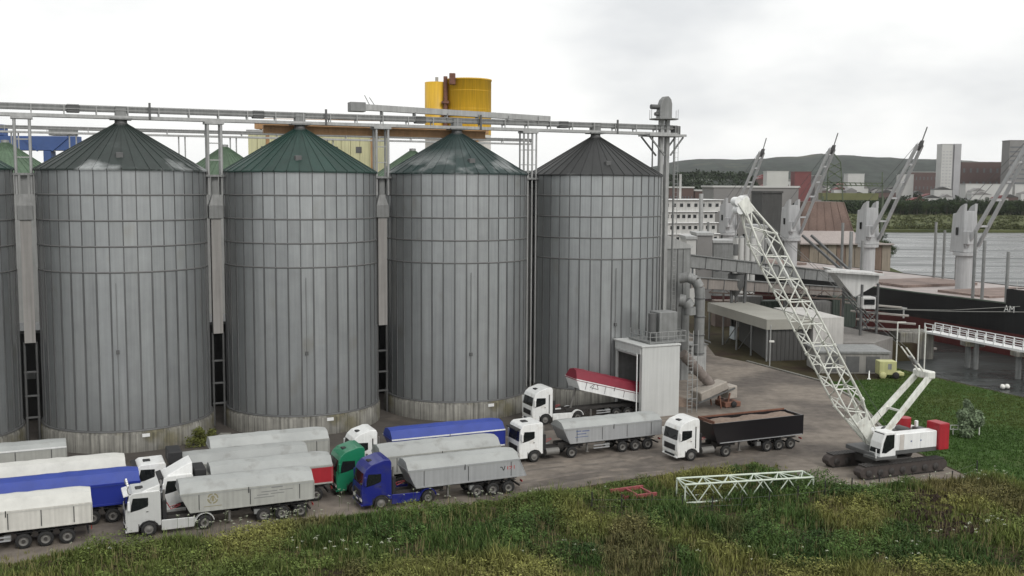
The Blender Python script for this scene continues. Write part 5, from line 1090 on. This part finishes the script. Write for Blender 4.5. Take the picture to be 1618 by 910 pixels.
for k, (a, b, t_, Y, m_, lab) in enumerate(((1058, 1096, 297, 420, brick, 'brick block with pale parapet behind the ship superstructure'), (1098, 1140, 302, 430, brick, 'long low brick block right of the pale-parapet one'), (1046, 1062, 318, 380, facade, 'small white block beside the elevator annex'),
    (1212, 1246, 271, 640, facade, 'white hall with bright roof on the far bank'), (1256, 1282, 272, 650, redroof, 'red-roofed hall on the far bank'), (1288, 1300, 278, 660, grey_f, 'small grey block beside the red-roofed hall'),
    (1440, 1488, 272, 1000, brick, 'far brick terrace left of the white tower'), (1520, 1604, 256, 860, brick, 'long dark brick apartment block right of the white tower'),
    (1424, 1444, 276, 880, facade, 'small pale house among trees left of the white tower'), (1526, 1600, 291, 760, facade, 'low white riverside building under the brick apartment block'), (1604, 1660, 292, 770, facade, 'low pale riverside building below the striped tower'),
    (1340, 1366, 275, 820, facade, 'pale block behind the green quay crane'))):
    if Y >= 640: Y += 460
    rows, cols = (3, 8) if b-a > 30 and m_ is brick else (0, 0)
    block('town_block', lab, a, b, t_, Y, 16, m_, rows, cols, facade if m_ is not redroof else redroof, winm, group='blocks of the town beyond the river')
tw = block('white_tower', 'tall pale residential tower with a dark vertical recess', 1489, 1506, 228, 1300, 16, facade, 0, 0)
a = D(1506, 228, 1300).x - D(1489, 228, 1300).x
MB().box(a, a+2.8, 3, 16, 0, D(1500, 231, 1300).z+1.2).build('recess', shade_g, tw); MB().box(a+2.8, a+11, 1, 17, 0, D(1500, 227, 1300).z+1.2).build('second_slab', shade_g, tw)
hz = D(1500, 230, 1300).z
for i in range(18):
    for j in range(3): MB().box(1.2+j*4.2, 3.6+j*4.2, -.12, -.01, 3+i*(hz-6)/18, 4.4+i*(hz-6)/18).build('window', shade_g, tw)
st_ = block('striped_tower', 'broad grey-brown tower with horizontal window bands at the river', 1596, 1662, 222, 1260, 20, grey_f, 0, 0)
hz = D(1600, 222, 1260).z; wd = D(1662, 222, 1260).x-D(1596, 222, 1260).x
for i in range(14): MB().box(.5, wd-.5, -.2, -.01, 4+i*(hz-6)/14, 5.4+i*(hz-6)/14).build('window_band', winm, st_)
# green lattice quay crane
gq = thing('green_quay_crane', 'thin green lattice quay crane standing behind the deck cranes', 'crane', (0, 0, 0)); gm_ = M('green_steel', (.075, .095, .06), .6, 0, .2, .3); YG = 420
def gl(p0, p1, w_=.5): MB().beam(D(*p0, YG), D(*p1, YG), w_, w_).build('member', gm_, gq)
for p0, p1 in (((1306, 318), (1309, 256)), ((1332, 318), (1328, 256)), ((1309, 256), (1318, 243)), ((1328, 256), (1318, 243)), ((1296, 288), (1396, 290)), ((1296, 292), (1396, 294)), ((1394, 320), (1394, 272)), ((1306, 300), (1330, 284)), ((1331, 300), (1307, 284)), ((1307, 282), (1329, 268)), ((1330, 282), (1308, 268)), ((1308, 267), (1328, 257)), ((1329, 267), (1309, 257))): gl(p0, p1, .4)
for px in np.linspace(1300, 1392, 12): gl((px, 288), (px+4, 294), .35)
MB().box(D(1300, 312, YG).x, D(1388, 312, YG).x, YG, YG+6, D(1340, 316, YG).z, D(1340, 305, YG).z).build('base_frame', M('yellow_green_base', (.12, .125, .055), .7, 0, .2, .2), gq)
for px in (1300, 1395): MB().beam(D(px, 310, YG), Vector((D(px, 310, YG).x, YG, -1.2)), .8, .8).build('leg', gm_, gq)
for p, q in (((1108, 306), (1108, 372)),): 
    a, b = D(*p, 250), D(*q, 250); o = MB().tube((b.x, 250, -1), a, .5, 8).build('chimney', steel); tag(o, 'slim pale pipe stack beside the ship superstructure', 'pipe')
# white cylinders and silos of the port between galleries and crane boom
for k, px in enumerate((1163, 1172, 1181, 1190)):
    a = D(px, 376, 215); r = thing('storage_tank', 'slim pale upright storage tank in the row behind the conveyor galleries', 'tank', (a.x, 215, 0), 0, 'slim tanks behind the galleries')
    MB().tube((0, 0, 0), (0, 0, a.z), .55, 14).build('shell', facade, r); MB().lathe([(.56, a.z), (.3, a.z+.4), (.02, a.z+.5)], 14).build('cap', steel_m, r)
for k, (px0, px1, py, Y, m_, lab) in enumerate(((1085, 1100, 378, 210, facade, 'small bright white kiosk behind the annex'), (1102, 1126, 372, 220, grey_f, 'grey pump house beside the pipe stack'), (1128, 1160, 384, 226, steel_m, 'grey machinery shed behind the slim tanks'), (1190, 1212, 360, 230, facade, 'white tank house behind the crane boom'))):
    block('port_building', lab, px0, px1, py, Y, 8, m_, 1, 2, steel, winm, zb=0)
# ------------------------------------------------------------------ trees
leafm = M('leaf', (1, 1, 1), .7, 0, 0, vcol=True, spec=.12)
barkm = M('bark', (.07, .055, .042), .9, 0, .3, 3)
def leaves(cent, rad, n, size, col, seed, flat=.8, var=.35):
    g = np.random.default_rng(seed); k = len(cent); idx = g.integers(0, k, n)
    d = g.normal(size=(n, 3)); d /= np.linalg.norm(d, axis=1)[:, None]
    p = np.array(cent)[idx] + d*(np.array(rad)[idx][:, None]*g.uniform(.55, 1.05, (n, 1)))*np.array([1, 1, flat])
    a = g.normal(size=(n, 3)); a /= np.linalg.norm(a, axis=1)[:, None]; b = np.cross(a, d+g.normal(size=(n, 3))*.4); b /= np.linalg.norm(b, axis=1)[:, None]
    s = size*g.uniform(.6, 1.4, (n, 1))
    v = np.stack([p-a*s, p-b*s*.55, p+a*s, p+b*s*.55], 1).reshape(-1, 3)
    f = np.arange(4*n).reshape(-1, 4)
    cc = np.array(col)[None]*g.uniform(1-var, 1+var, (n, 1))*(1+.25*(g.random((k, 1))[idx]-.5)); cc = np.repeat(cc, 4, 0)
    return v, f, cc
def tree_protos():
    out = []
    for q, (h, w_, col) in enumerate(((9, 3.4, (.035, .055, .022)), (7.5, 3.2, (.045, .065, .025)), (11, 3.6, (.028, .042, .022)))):
        g = random.Random(q+5); tr = MB(); tr.tube((0, 0, 0), (.1, 0, h*.35), .22, 7, .16).tube((.1, 0, h*.35), (0, .1, h*.75), .16, 7, .07)
        cen, rad = [], []
        for k in range(11):
            t = g.uniform(0, 6.28); z = h*g.uniform(.32, .9); rr = w_*math.sqrt(max(.05, 1-((z/h-.55)/.5)**2))*g.uniform(.25, .75)
            c = (rr*math.cos(t), rr*math.sin(t), z); cen.append(c); rad.append(w_*g.uniform(.28, .5)); tr.tube((0, 0, z*.72), c, .07, 5, .02)
        v, f, cc = leaves(cen, rad, 2600, .17, col, q+50)
        out.append((tr.mesh('trunk', barkm), bulk('crown', v, f, cc, leafm), h))
    return out
PROT = tree_protos()
def tree(p, kind, sc, label, group='trees'):
    tr, crn, h = PROT[kind]; r = thing('tree', label, 'tree', p, random.uniform(0, 6), group); r.scale = (sc, sc, sc*random.uniform(.9, 1.1))
    ob('trunk', tr, r); ob('crown', crn, r); return r
k = 0
for px, py, Y, kind, sc in [(1135, 300, 500, 2, 1.7), (1150, 302, 500, 2, 1.9), (1166, 300, 490, 2, 2.0), (1110, 304, 520, 0, 1.6), (1090, 302, 540, 2, 1.5), (1072, 302, 540, 0, 1.5), (1182, 300, 520, 0, 1.4), (1246, 300, 560, 0, 1.3), (1380, 312, 560, 2, 1.6), (1394, 318, 560, 0, 1.6)]:
    p = D(px, py, Y); tree((p.x, Y, -1.2), kind, sc*(1.0), 'dark broad tree standing among the port buildings beyond the ship', 'dark trees of the port')
for j in range(34):
    px = 1392 + j*7.4 + random.uniform(-3, 3); Y = random.uniform(945, 990); p = D(px, 300, Y)
    tree((p.x, Y, -1.2), j % 3, random.uniform(1.3, 1.75), 'dark green tree in the belt lining the far river bank', 'tree belt on the far bank')
p = G(1400, 440, -1.2)
for j, (px, Y) in enumerate(((1398, 330), (1404, 345), (1390, 352))): q = D(px, 380, Y); tree((q.x, Y, -1.2), j, .95, 'leafy tree beside the rusty warehouse', 'trees beside the warehouse')
# shrub on the lawn
p = G(1528, 690); r = thing('lawn_shrub', 'bushy grey-green shrub standing alone on the lawn', 'shrub', p)
cen = [(random.uniform(-.8, .8), random.uniform(-.8, .8), random.uniform(.5, 2.2)) for _ in range(12)]+[(0, 0, 2.8), (-.2, 0, 3.3)]
v, f, cc = leaves(cen, [.62]*12+[.45, .3], 8000, .15, (.15, .195, .12), 9, 1.0); ob('crown', bulk('crown', v, f, cc, leafm), r)
tr = MB()
for c in cen: tr.tube((0, 0, 0), c, .05, 5, .015)
tr.build('trunk', barkm, r)
# weeds against the silo base
for i, (s, t, n, h) in enumerate(((5.6, -7.4, 900, 1.4), (6.5, -6.9, 700, 1.2), (4.9, -8.0, 300, .8))):
    p = Wp(s, t); cen = [(random.uniform(-.7, .7), random.uniform(-.3, .3), random.uniform(.2, h)) for _ in range(8)]
    v, f, cc = leaves(cen, [.4]*8, n, .09, (.11, .12, .035), 20+i, 1.0); o = ob('climbing_weeds', bulk('climbing_weeds', v, f, cc, leafm), None, p); tag(o, 'yellow-green weeds growing against the concrete silo base', 'weeds', 'weeds at the silo base')
o = MB().box(-.5, .5, -.5, .5, 0, .9).build('concrete_block', concrete, None, .04, loc=Wp(7.6, -7.4)); tag(o, 'square concrete block between two silo bases', 'block')

# ------------------------------------------------------------------ grasses (one mass each)
def inpoly(x, y, poly):
    c = np.zeros(len(x), bool); n = len(poly)
    for i in range(n):
        (x0, y0), (x1, y1) = poly[i], poly[(i+1) % n]
        t = ((y0 > y) != (y1 > y)) & (x < (x1-x0)*(y-y0)/(y1-y0+1e-12)+x0); c ^= t
    return c
def visible(x, y, z=.3):     # rough frustum test so that blades are only spent where they can show (with margin for a side step)
    c, s = math.cos(PITCH), math.sin(PITCH); zz = z-EYE; yc = y*c-zz*s; zc = y*s+zz*c
    u = x/yc*FPX+PW/2; v = PH/2-zc/yc*FPX
    return (u > -160) & (u < PW+160) & (v < PH+60)
def edge_dist(x, y):
    d = np.full(np.shape(x), 1e9); E = BANK[:-2]
    for (x0, y0), (x1, y1) in zip(E, E[1:]):
        t = np.clip(((x-x0)*(x1-x0)+(y-y0)*(y1-y0))/((x1-x0)**2+(y1-y0)**2), 0, 1); d = np.minimum(d, np.hypot(x-x0-t*(x1-x0), y-y0-t*(y1-y0)))
    return d
def gh_(x, y):
    s_ = np.clip(edge_dist(x, y)/2.2, 0, 1); return s_*s_*(3-2*s_)*gh0(x, y)
def gh0(x, y): return np.maximum(.04, .5+.2*vnoise(x, y, .35, 8)+.3*vnoise(x, y, .09, 9))
BANK = [(p.x, p.y) for p in (Wp(-60, -33.7), Wp(-10, -33.5), Wp(4, -33.3), Wp(10, -33.0), Wp(24, -33.7), Wp(36, -32.9), Wp(48, -32.3), G(1300, 768), G(1345, 774), G(1440, 772), G(1518, 764), G(1570, 752), G(1760, 830))] + [(60, 40), (-60, 40)]
LAWN = [(p.x, p.y) for p in lawn]
def scatter(poly, dens, seed):
    a = np.array(poly); x0, y0 = a.min(0); x1, y1 = a.max(0); x0 = max(x0, -45); x1 = min(x1, 75); y0 = max(y0, 44)
    n = int((x1-x0)*(y1-y0)*dens); g = np.random.default_rng(seed); x = g.uniform(x0, x1, n); y = g.uniform(y0, y1, n)
    k = inpoly(x, y, poly) & visible(x, y); return x[k], y[k], g
def palette(x, y, g):
    n1 = vnoise(x, y, .16, 1); n2 = vnoise(x, y, .3, 2); n3 = vnoise(x, y, .7, 3)
    dk, md, ol, yl, br = [np.array(c) for c in ((.036, .07, .02), (.075, .125, .034), (.125, .155, .042), (.20, .195, .06), (.13, .10, .05))]
    east = np.clip((x+6)/22, 0, 1)
    c = dk+(md-dk)*np.clip(.55+.6*n3, 0, 1)[:, None]
    w1 = np.clip(n1*1.6+.15+.75*east-.35, 0, 1)[:, None]; c = c*(1-w1)+ol*w1
    w2 = np.clip(n2*1.9-.45+.45*east, 0, .8)[:, None]; c = c*(1-w2)+yl*w2
    w3 = np.clip(vnoise(x, y, .42, 6)*2.2-1.2+.55*np.clip((x-18)/20, 0, 1), 0, .6)[:, None]; c = c*(1-w3)+br*w3
    return c*g.uniform(.52, 1.2, (len(x), 1))
def blades(x, y, g, h, w_, lean, col, tuft=.12, per=4):
    n = len(x); x = np.repeat(x, per)+g.normal(size=n*per)*tuft; y = np.repeat(y, per)+g.normal(size=n*per)*tuft; h = np.repeat(h, per)*g.uniform(.55, 1.2, n*per)
    col = np.repeat(col, per, 0)*g.uniform(.8, 1.2, (n*per, 1)); n *= per
    z = gh_(x, y)*1.0; t = g.uniform(0, 6.283, n); l = h*lean*g.uniform(.2, 1.2, n); dx, dy = np.cos(t), np.sin(t); a = t+1.57+g.normal(size=n)*.5; wx, wy_ = np.cos(a)*w_, np.sin(a)*w_
    b0 = np.stack([x-wx, y-wy_, z-.05], 1); b1 = np.stack([x+wx, y+wy_, z-.05], 1)
    m0 = np.stack([x-wx*.8+dx*l*.35, y-wy_*.8+dy*l*.35, z+h*.6], 1); m1 = np.stack([x+wx*.8+dx*l*.35, y+wy_*.8+dy*l*.35, z+h*.6], 1); tp = np.stack([x+dx*l, y+dy*l, z+h], 1)
    v = np.stack([b0, b1, m0, m1, tp], 1).reshape(-1, 3); k = np.arange(n)[:, None]*5
    f = np.concatenate([k+np.array([[0, 1, 3]]), k+np.array([[0, 3, 2]]), k+np.array([[2, 3, 4]])])
    return v, f, np.repeat(col, 5, 0)
# uneven ground of the bank
xs = np.arange(-48, 66, .8); ys = np.arange(46, 93, .8); X, Yg = np.meshgrid(xs, ys, indexing='ij'); ins = inpoly(X.ravel(), Yg.ravel(), BANK).reshape(X.shape)
Z = np.where(ins, gh_(X, Yg)+.012, -.12); v = np.stack([X, Yg, Z], -1).reshape(-1, 3); ny = len(ys)
i, j = np.meshgrid(np.arange(len(xs)-1), np.arange(ny-1), indexing='ij'); a = (i*ny+j).ravel(); f = np.stack([a, a+ny, a+ny+1, a+1], 1)
struct(ob('grass_bank', bulk('grass_bank', v, f, None, soil, True)))
DIRT = [G(1440, 800), G(1480, 830), G(1530, 850)]
x, y, g = scatter(BANK, 24, 1)
dirt = np.zeros(len(x))
for q_, rr in zip(DIRT, (1.2, 1.5, 1.3)): dirt = np.maximum(dirt, np.exp(-((x-q_.x)**2/(rr*1.5)**2+(y-q_.y)**2/rr**2)))
keep = g.random(len(x)) > dirt*1.15; x, y = x[keep], y[keep]
h = .42+.34*vnoise(x, y, .5, 21)+.3*vnoise(x, y, 1.6, 22); h = np.clip(h, .14, 1.15)*(1+.5*(g.random(len(x)) > .93))*np.clip(.45+edge_dist(x, y)*.6, .45, 1)
v, f, cc = blades(x, y, g, h, .035, .55, palette(x, y, g)); o = ob('bank_grass', bulk('bank_grass', v, f, cc, leafm)); stuff(o); tag(o, 'rough mixed green and olive grass covering the foreground bank', 'grass')
x, y, g = scatter([(p.x, p.y) for p in (Wp(-60, -34), Wp(-60, -31.8), Wp(10, -31.4), Wp(24, -31.9), Wp(40, -31.0), Wp(52, -31.0), G(1300, 740), G(1330, 775), G(1440, 770), G(1560, 745), G(1580, 790), G(1300, 800))], 5, 71)
ed = edge_dist(x, y); kp = (~inpoly(x, y, BANK)) & (g.random(len(x)) < np.exp(-ed/.45)*.9); x, y = x[kp], y[kp]; c = palette(x, y, g)
v, f, cc = blades(x, y, g, np.full(len(x), .3), .03, .7, c, .1, 5); z0 = gh_(np.repeat(v.reshape(-1, 5, 3)[:, 0, 0], 5), np.repeat(v.reshape(-1, 5, 3)[:, 0, 1], 5)); v[:, 2] -= z0
o = ob('straggling_grass', bulk('straggling_grass', v, f, cc, leafm)); stuff(o); tag(o, 'loose grass tufts straggling from the bank onto the gravel', 'grass')
# dark earth clods where the bank has been dug
g2 = np.random.default_rng(5); CV, CF = [], []
for q_ in DIRT:
    for _ in range(170):
        cx, cy = q_.x+g2.normal()*1.7, q_.y+g2.normal()*1.0; cz = float(gh_(np.array([cx]), np.array([cy]))[0]); s_ = g2.uniform(.06, .34); k = len(CV)
        top_ = np.array([cx+g2.normal()*.3*s_, cy+g2.normal()*.3*s_, cz+s_*g2.uniform(.5, 1.1)]); m_ = 6
        for e in range(m_): t = e*6.283/m_; rr = s_*g2.uniform(.7, 1.3); CV.append(np.array([cx+rr*math.cos(t), cy+rr*math.sin(t), cz-.08]))
        for e in range(m_): t = e*6.283/m_+.3; rr = s_*g2.uniform(.4, .75); CV.append(np.array([cx+rr*math.cos(t), cy+rr*math.sin(t), cz+s_*g2.uniform(.3, .7)]))
        CV.append(top_)
        for e in range(m_): f2 = (e+1) % m_; CF += [(k+e, k+f2, k+m_+f2), (k+e, k+m_+f2, k+m_+e), (k+m_+e, k+m_+f2, k+2*m_)]
o = ob('earth_clods', bulk('earth_clods', np.array(CV), np.array(CF), None, M('dug_earth', (.03, .022, .017), .95, 0, .4, 2, spec=.1))); stuff(o); tag(o, 'dark clods of dug earth in the grass bank', 'earth')
# broad-leaved weeds in clumps
x, y, g = scatter(BANK, 4.2, 2); cl = vnoise(x, y, .55, 30)+.6*vnoise(x, y, 1.7, 31); kk = cl > -.05; x, y, cl = x[kk], y[kk], cl[kk]
kd = np.ones(len(x), bool)
for q_ in DIRT: kd &= ((x-q_.x)**2/3+(y-q_.y)**2/1.4) > 1
x, y, cl = x[kd], y[kd], cl[kd]
n = len(x); per = 34; hh = np.clip(.35+.62*cl, .25, 1.45)*np.clip(.4+edge_dist(x, y)*.5, .4, 1); sp_r = np.repeat(.15+.12*np.clip(cl, 0, 1), per); px_ = np.repeat(x, per)+g.normal(size=n*per)*sp_r; py_ = np.repeat(y, per)+g.normal(size=n*per)*sp_r; pz_ = gh_(px_, py_)+np.repeat(hh, per)*g.uniform(.25, 1.15, n*per)
P = np.stack([px_, py_, pz_], 1); a = g.normal(size=P.shape)*np.array([1, 1, .6]); a /= np.linalg.norm(a, axis=1)[:, None]; b = np.cross(a, np.array([0, 0, 1])+g.normal(size=P.shape)*.5); b /= np.linalg.norm(b, axis=1)[:, None]; s = g.uniform(.045, .12, (len(P), 1))
v = np.stack([P-a*s, P-b*s*.45, P+a*s, P+b*s*.45], 1).reshape(-1, 3); f = np.arange(len(v)).reshape(-1, 4); cc = np.repeat(np.repeat(palette(x, y, g)*1.08, per, 0)*g.uniform(.7, 1.35, (len(P), 1)), 4, 0)
o = ob('bank_weeds', bulk('bank_weeds', v, f, cc, leafm)); stuff(o); tag(o, 'clumps of broad-leaved weeds among the foreground grass', 'weeds')
# tall straw stems and white umbels
flm = M('flower_white', (1, 1, 1), .7, 0, 0, vcol=True, spec=.2)
x, y, g = scatter(BANK, 1.6, 3); v, f, cc = blades(x, y, g, np.full(len(x), .95), .012, .35, np.tile(np.array([[.24, .21, .10]]), (len(x), 1)), .15, 3); o = ob('dry_stems', bulk('dry_stems', v, f, cc, leafm)); stuff(o); tag(o, 'thin straw-coloured stems rising from the bank grass', 'grass')
spots = []
gx = np.random.default_rng(77)
for (pa, pb, n_) in (((285, 850), (500, 824), 60), ((505, 812), (840, 795), 34), ((700, 800), (960, 785), 8), ((1340, 790), (1600, 770), 45), ((460, 885), (640, 905), 22), ((760, 900), (1618, 905), 14), ((1400, 890), (1618, 850), 22), ((0, 895), (300, 905), 4)):
    for _ in range(n_): t = gx.random(); q_ = G(pa[0]+(pb[0]-pa[0])*t+gx.normal()*14, pa[1]+(pb[1]-pa[1])*t+gx.normal()*5); spots.append((q_.x, q_.y))
spots = np.array(spots); V, F, CC = [], [], []
for (sx, sy) in spots:
    z0 = float(gh_(np.array([sx]), np.array([sy]))[0]); hh = gx.uniform(.6, 1.05); r0 = gx.uniform(.06, .15)
    for q_ in range(9):
        t = gx.uniform(0, 6.28); d = r0*math.sqrt(gx.random()); c = np.array([sx+d*math.cos(t), sy+d*math.sin(t), z0+hh+gx.uniform(-.03, .03)]); s = gx.uniform(.025, .05); k = len(V)
        for e in range(4): V.append(c+np.array([s*math.cos(e*1.57+t), s*math.sin(e*1.57+t), gx.uniform(-.02, .02)])); CC.append((.36, .38, .29))
        F.append((k, k+1, k+2, k+3))
    k = len(V); V += [np.array([sx-.01, sy, z0]), np.array([sx+.01, sy, z0]), np.array([sx+.01, sy, z0+hh]), np.array([sx-.01, sy, z0+hh])]; CC += [(.06, .09, .03)]*4; F.append((k, k+1, k+2, k+3))
o = ob('white_umbels', bulk('white_umbels', np.array(V), np.array(F), np.array(CC), flm)); stuff(o); tag(o, 'scattered white umbel flowers along the bank edge', 'flowers')
# lawn and short grass
x, y, g = scatter(LAWN, 14, 5); c = np.array([[.055, .105, .026]])*(1+.25*vnoise(x, y, .25, 40))[:, None]*g.uniform(.85, 1.15, (len(x), 1))
w2 = np.clip(vnoise(x, y, .12, 41)*1.5-.3, 0, .6)[:, None]; c = c*(1-w2)+np.array([[.085, .095, .028]])*w2
v, f, cc = blades(x, y, g, np.full(len(x), .16), .04, .6, c, .14, 4); v[:, 2] -= gh_(v[:, 0], v[:, 1])*.0
z0 = gh_(np.repeat(v.reshape(-1, 5, 3)[:, 0, 0], 5), np.repeat(v.reshape(-1, 5, 3)[:, 0, 1], 5)); v[:, 2] -= z0
o = ob('lawn_grass', bulk('lawn_grass', v, f, cc, leafm)); stuff(o); tag(o, 'short green grass of the riverside lawn', 'grass')
# far bank scrub: reads as one mass
g = np.random.default_rng(61); n = 900; fy = np.where(g.random(n) < .4, g.uniform(632, 650, n), g.uniform(640, 930, n)); fx = fy*g.uniform(.32, .56, n); cen = np.stack([fx, fy, np.full(n, -1.0)], 1); v, f, cc = leaves(cen, g.uniform(.8, 2.6, n), 36000, 2*.27, (.06, .068, .026), 62, .8, .5)
o = ob('river_scrub', bulk('river_scrub', v, f, cc, leafm)); stuff(o); tag(o, 'olive scrub along the far river shore', 'scrub')
n = 1900; fy = g.uniform(965, 1120, n); fx = fy*g.uniform(.3, .58, n); cen = np.stack([fx, fy, g.uniform(0, 9.5, n)], 1); v, f, cc = leaves(cen, g.uniform(2, 5, n), 60000, 1.0, (.028, .042, .02), 63, .9, .4)
o = ob('far_wood', bulk('far_wood', v, f, cc, leafm)); stuff(o); tag(o, 'dark mass of trees between the river and the town', 'wood')
n = 2600; fy = g.uniform(1180, 2000, n); fx = fy*g.uniform(.13, .56, n); cen = np.stack([fx, fy, foot_z(fx, fy)+g.uniform(1, 9, n)], 1); v, f, cc = leaves(cen, g.uniform(3, 8, n), 70000, 1.7, (.03, .042, .024), 64, .7, .4)
o = ob('town_trees', bulk('town_trees', v, f, cc, leafm)); stuff(o); tag(o, 'distant mass of town trees below the wooded hill', 'wood')
hs2 = random.Random(3)
for k in range(110):
    px = hs2.uniform(1190, 1618); Y = hs2.uniform(1150, 1900); x_ = D(px, 280, Y).x; w_ = hs2.uniform(8, 24); hh = hs2.uniform(9, 21)
    m_ = hs2.choice([facade, facade, grey_f, brick]); rm_ = hs2.choice([redroof, grey_f, darkw]); lab_ = {'white_facade': 'small white', 'grey_facade': 'small grey', 'brick_facade': 'small brick'}[m_.name]+' house with '+{'red_roof': 'red', 'grey_facade': 'grey', 'dark_corrugated_wall': 'dark'}[rm_.name]+' roof among the town trees below the hill'; r = thing('distant_house', lab_, 'house', (x_, Y, float(foot_z(np.array([x_]), np.array([Y]))[0])-1), 0, 'distant houses below the hill')
    MB().box(0, w_, 0, 12, 0, hh).build('wall', m_, r); MB().prism([(-.5, hh), (w_+.5, hh), (w_*.5, hh+3.5)], -.4, 12.4).build('roof', rm_, r)

# ------------------------------------------------------------------ wire fence along the yard edge
fe = thing('wire_fence', 'low wire fence on thin dark posts along the yard edge', 'fence', (0, 0, 0)); pts = []
for px, py in ((935, 812), (982, 812), (1030, 811), (1078, 812), (1125, 811), (1172, 809), (1215, 806), (1260, 802), (1303, 797), (1345, 792), (1388, 786), (1430, 778), (1468, 772), (1504, 766), (1543, 752)):
    p = G(px, py); pts.append(p); z0 = float(gh_(np.array([p.x]), np.array([p.y]))[0]); MB().box(-.04, .04, -.04, .04, z0-.2, z0+1.15).build('post', black, fe, loc=p)
for z in (.55, 1.05): MB().path([p+Vector((0, 0, z)) for p in pts], .008, 4).build('wire', steel_d, fe)

# ------------------------------------------------------------------ haze: even thin air round everything
hz_ = MB().box(-3400, 4400, -420, 6200, -6, 190).mesh('haze', black); hz_.materials.clear()
hm = bpy.data.materials.new('haze_air'); hm.use_nodes = True; hn = hm.node_tree; hn.nodes.clear()
pv = hn.nodes.new('ShaderNodeVolumePrincipled'); pv.inputs['Color'].default_value = (.95, .97, 1, 1); pv.inputs['Density'].default_value = .00003; pv.inputs['Anisotropy'].default_value = .2
mo = hn.nodes.new('ShaderNodeOutputMaterial'); hn.links.new(pv.outputs[0], mo.inputs['Volume']); hz_.materials.append(hm)
ho = stuff(ob('haze', hz_)); tag(ho, 'thin pale haze filling the air over the river', 'haze')
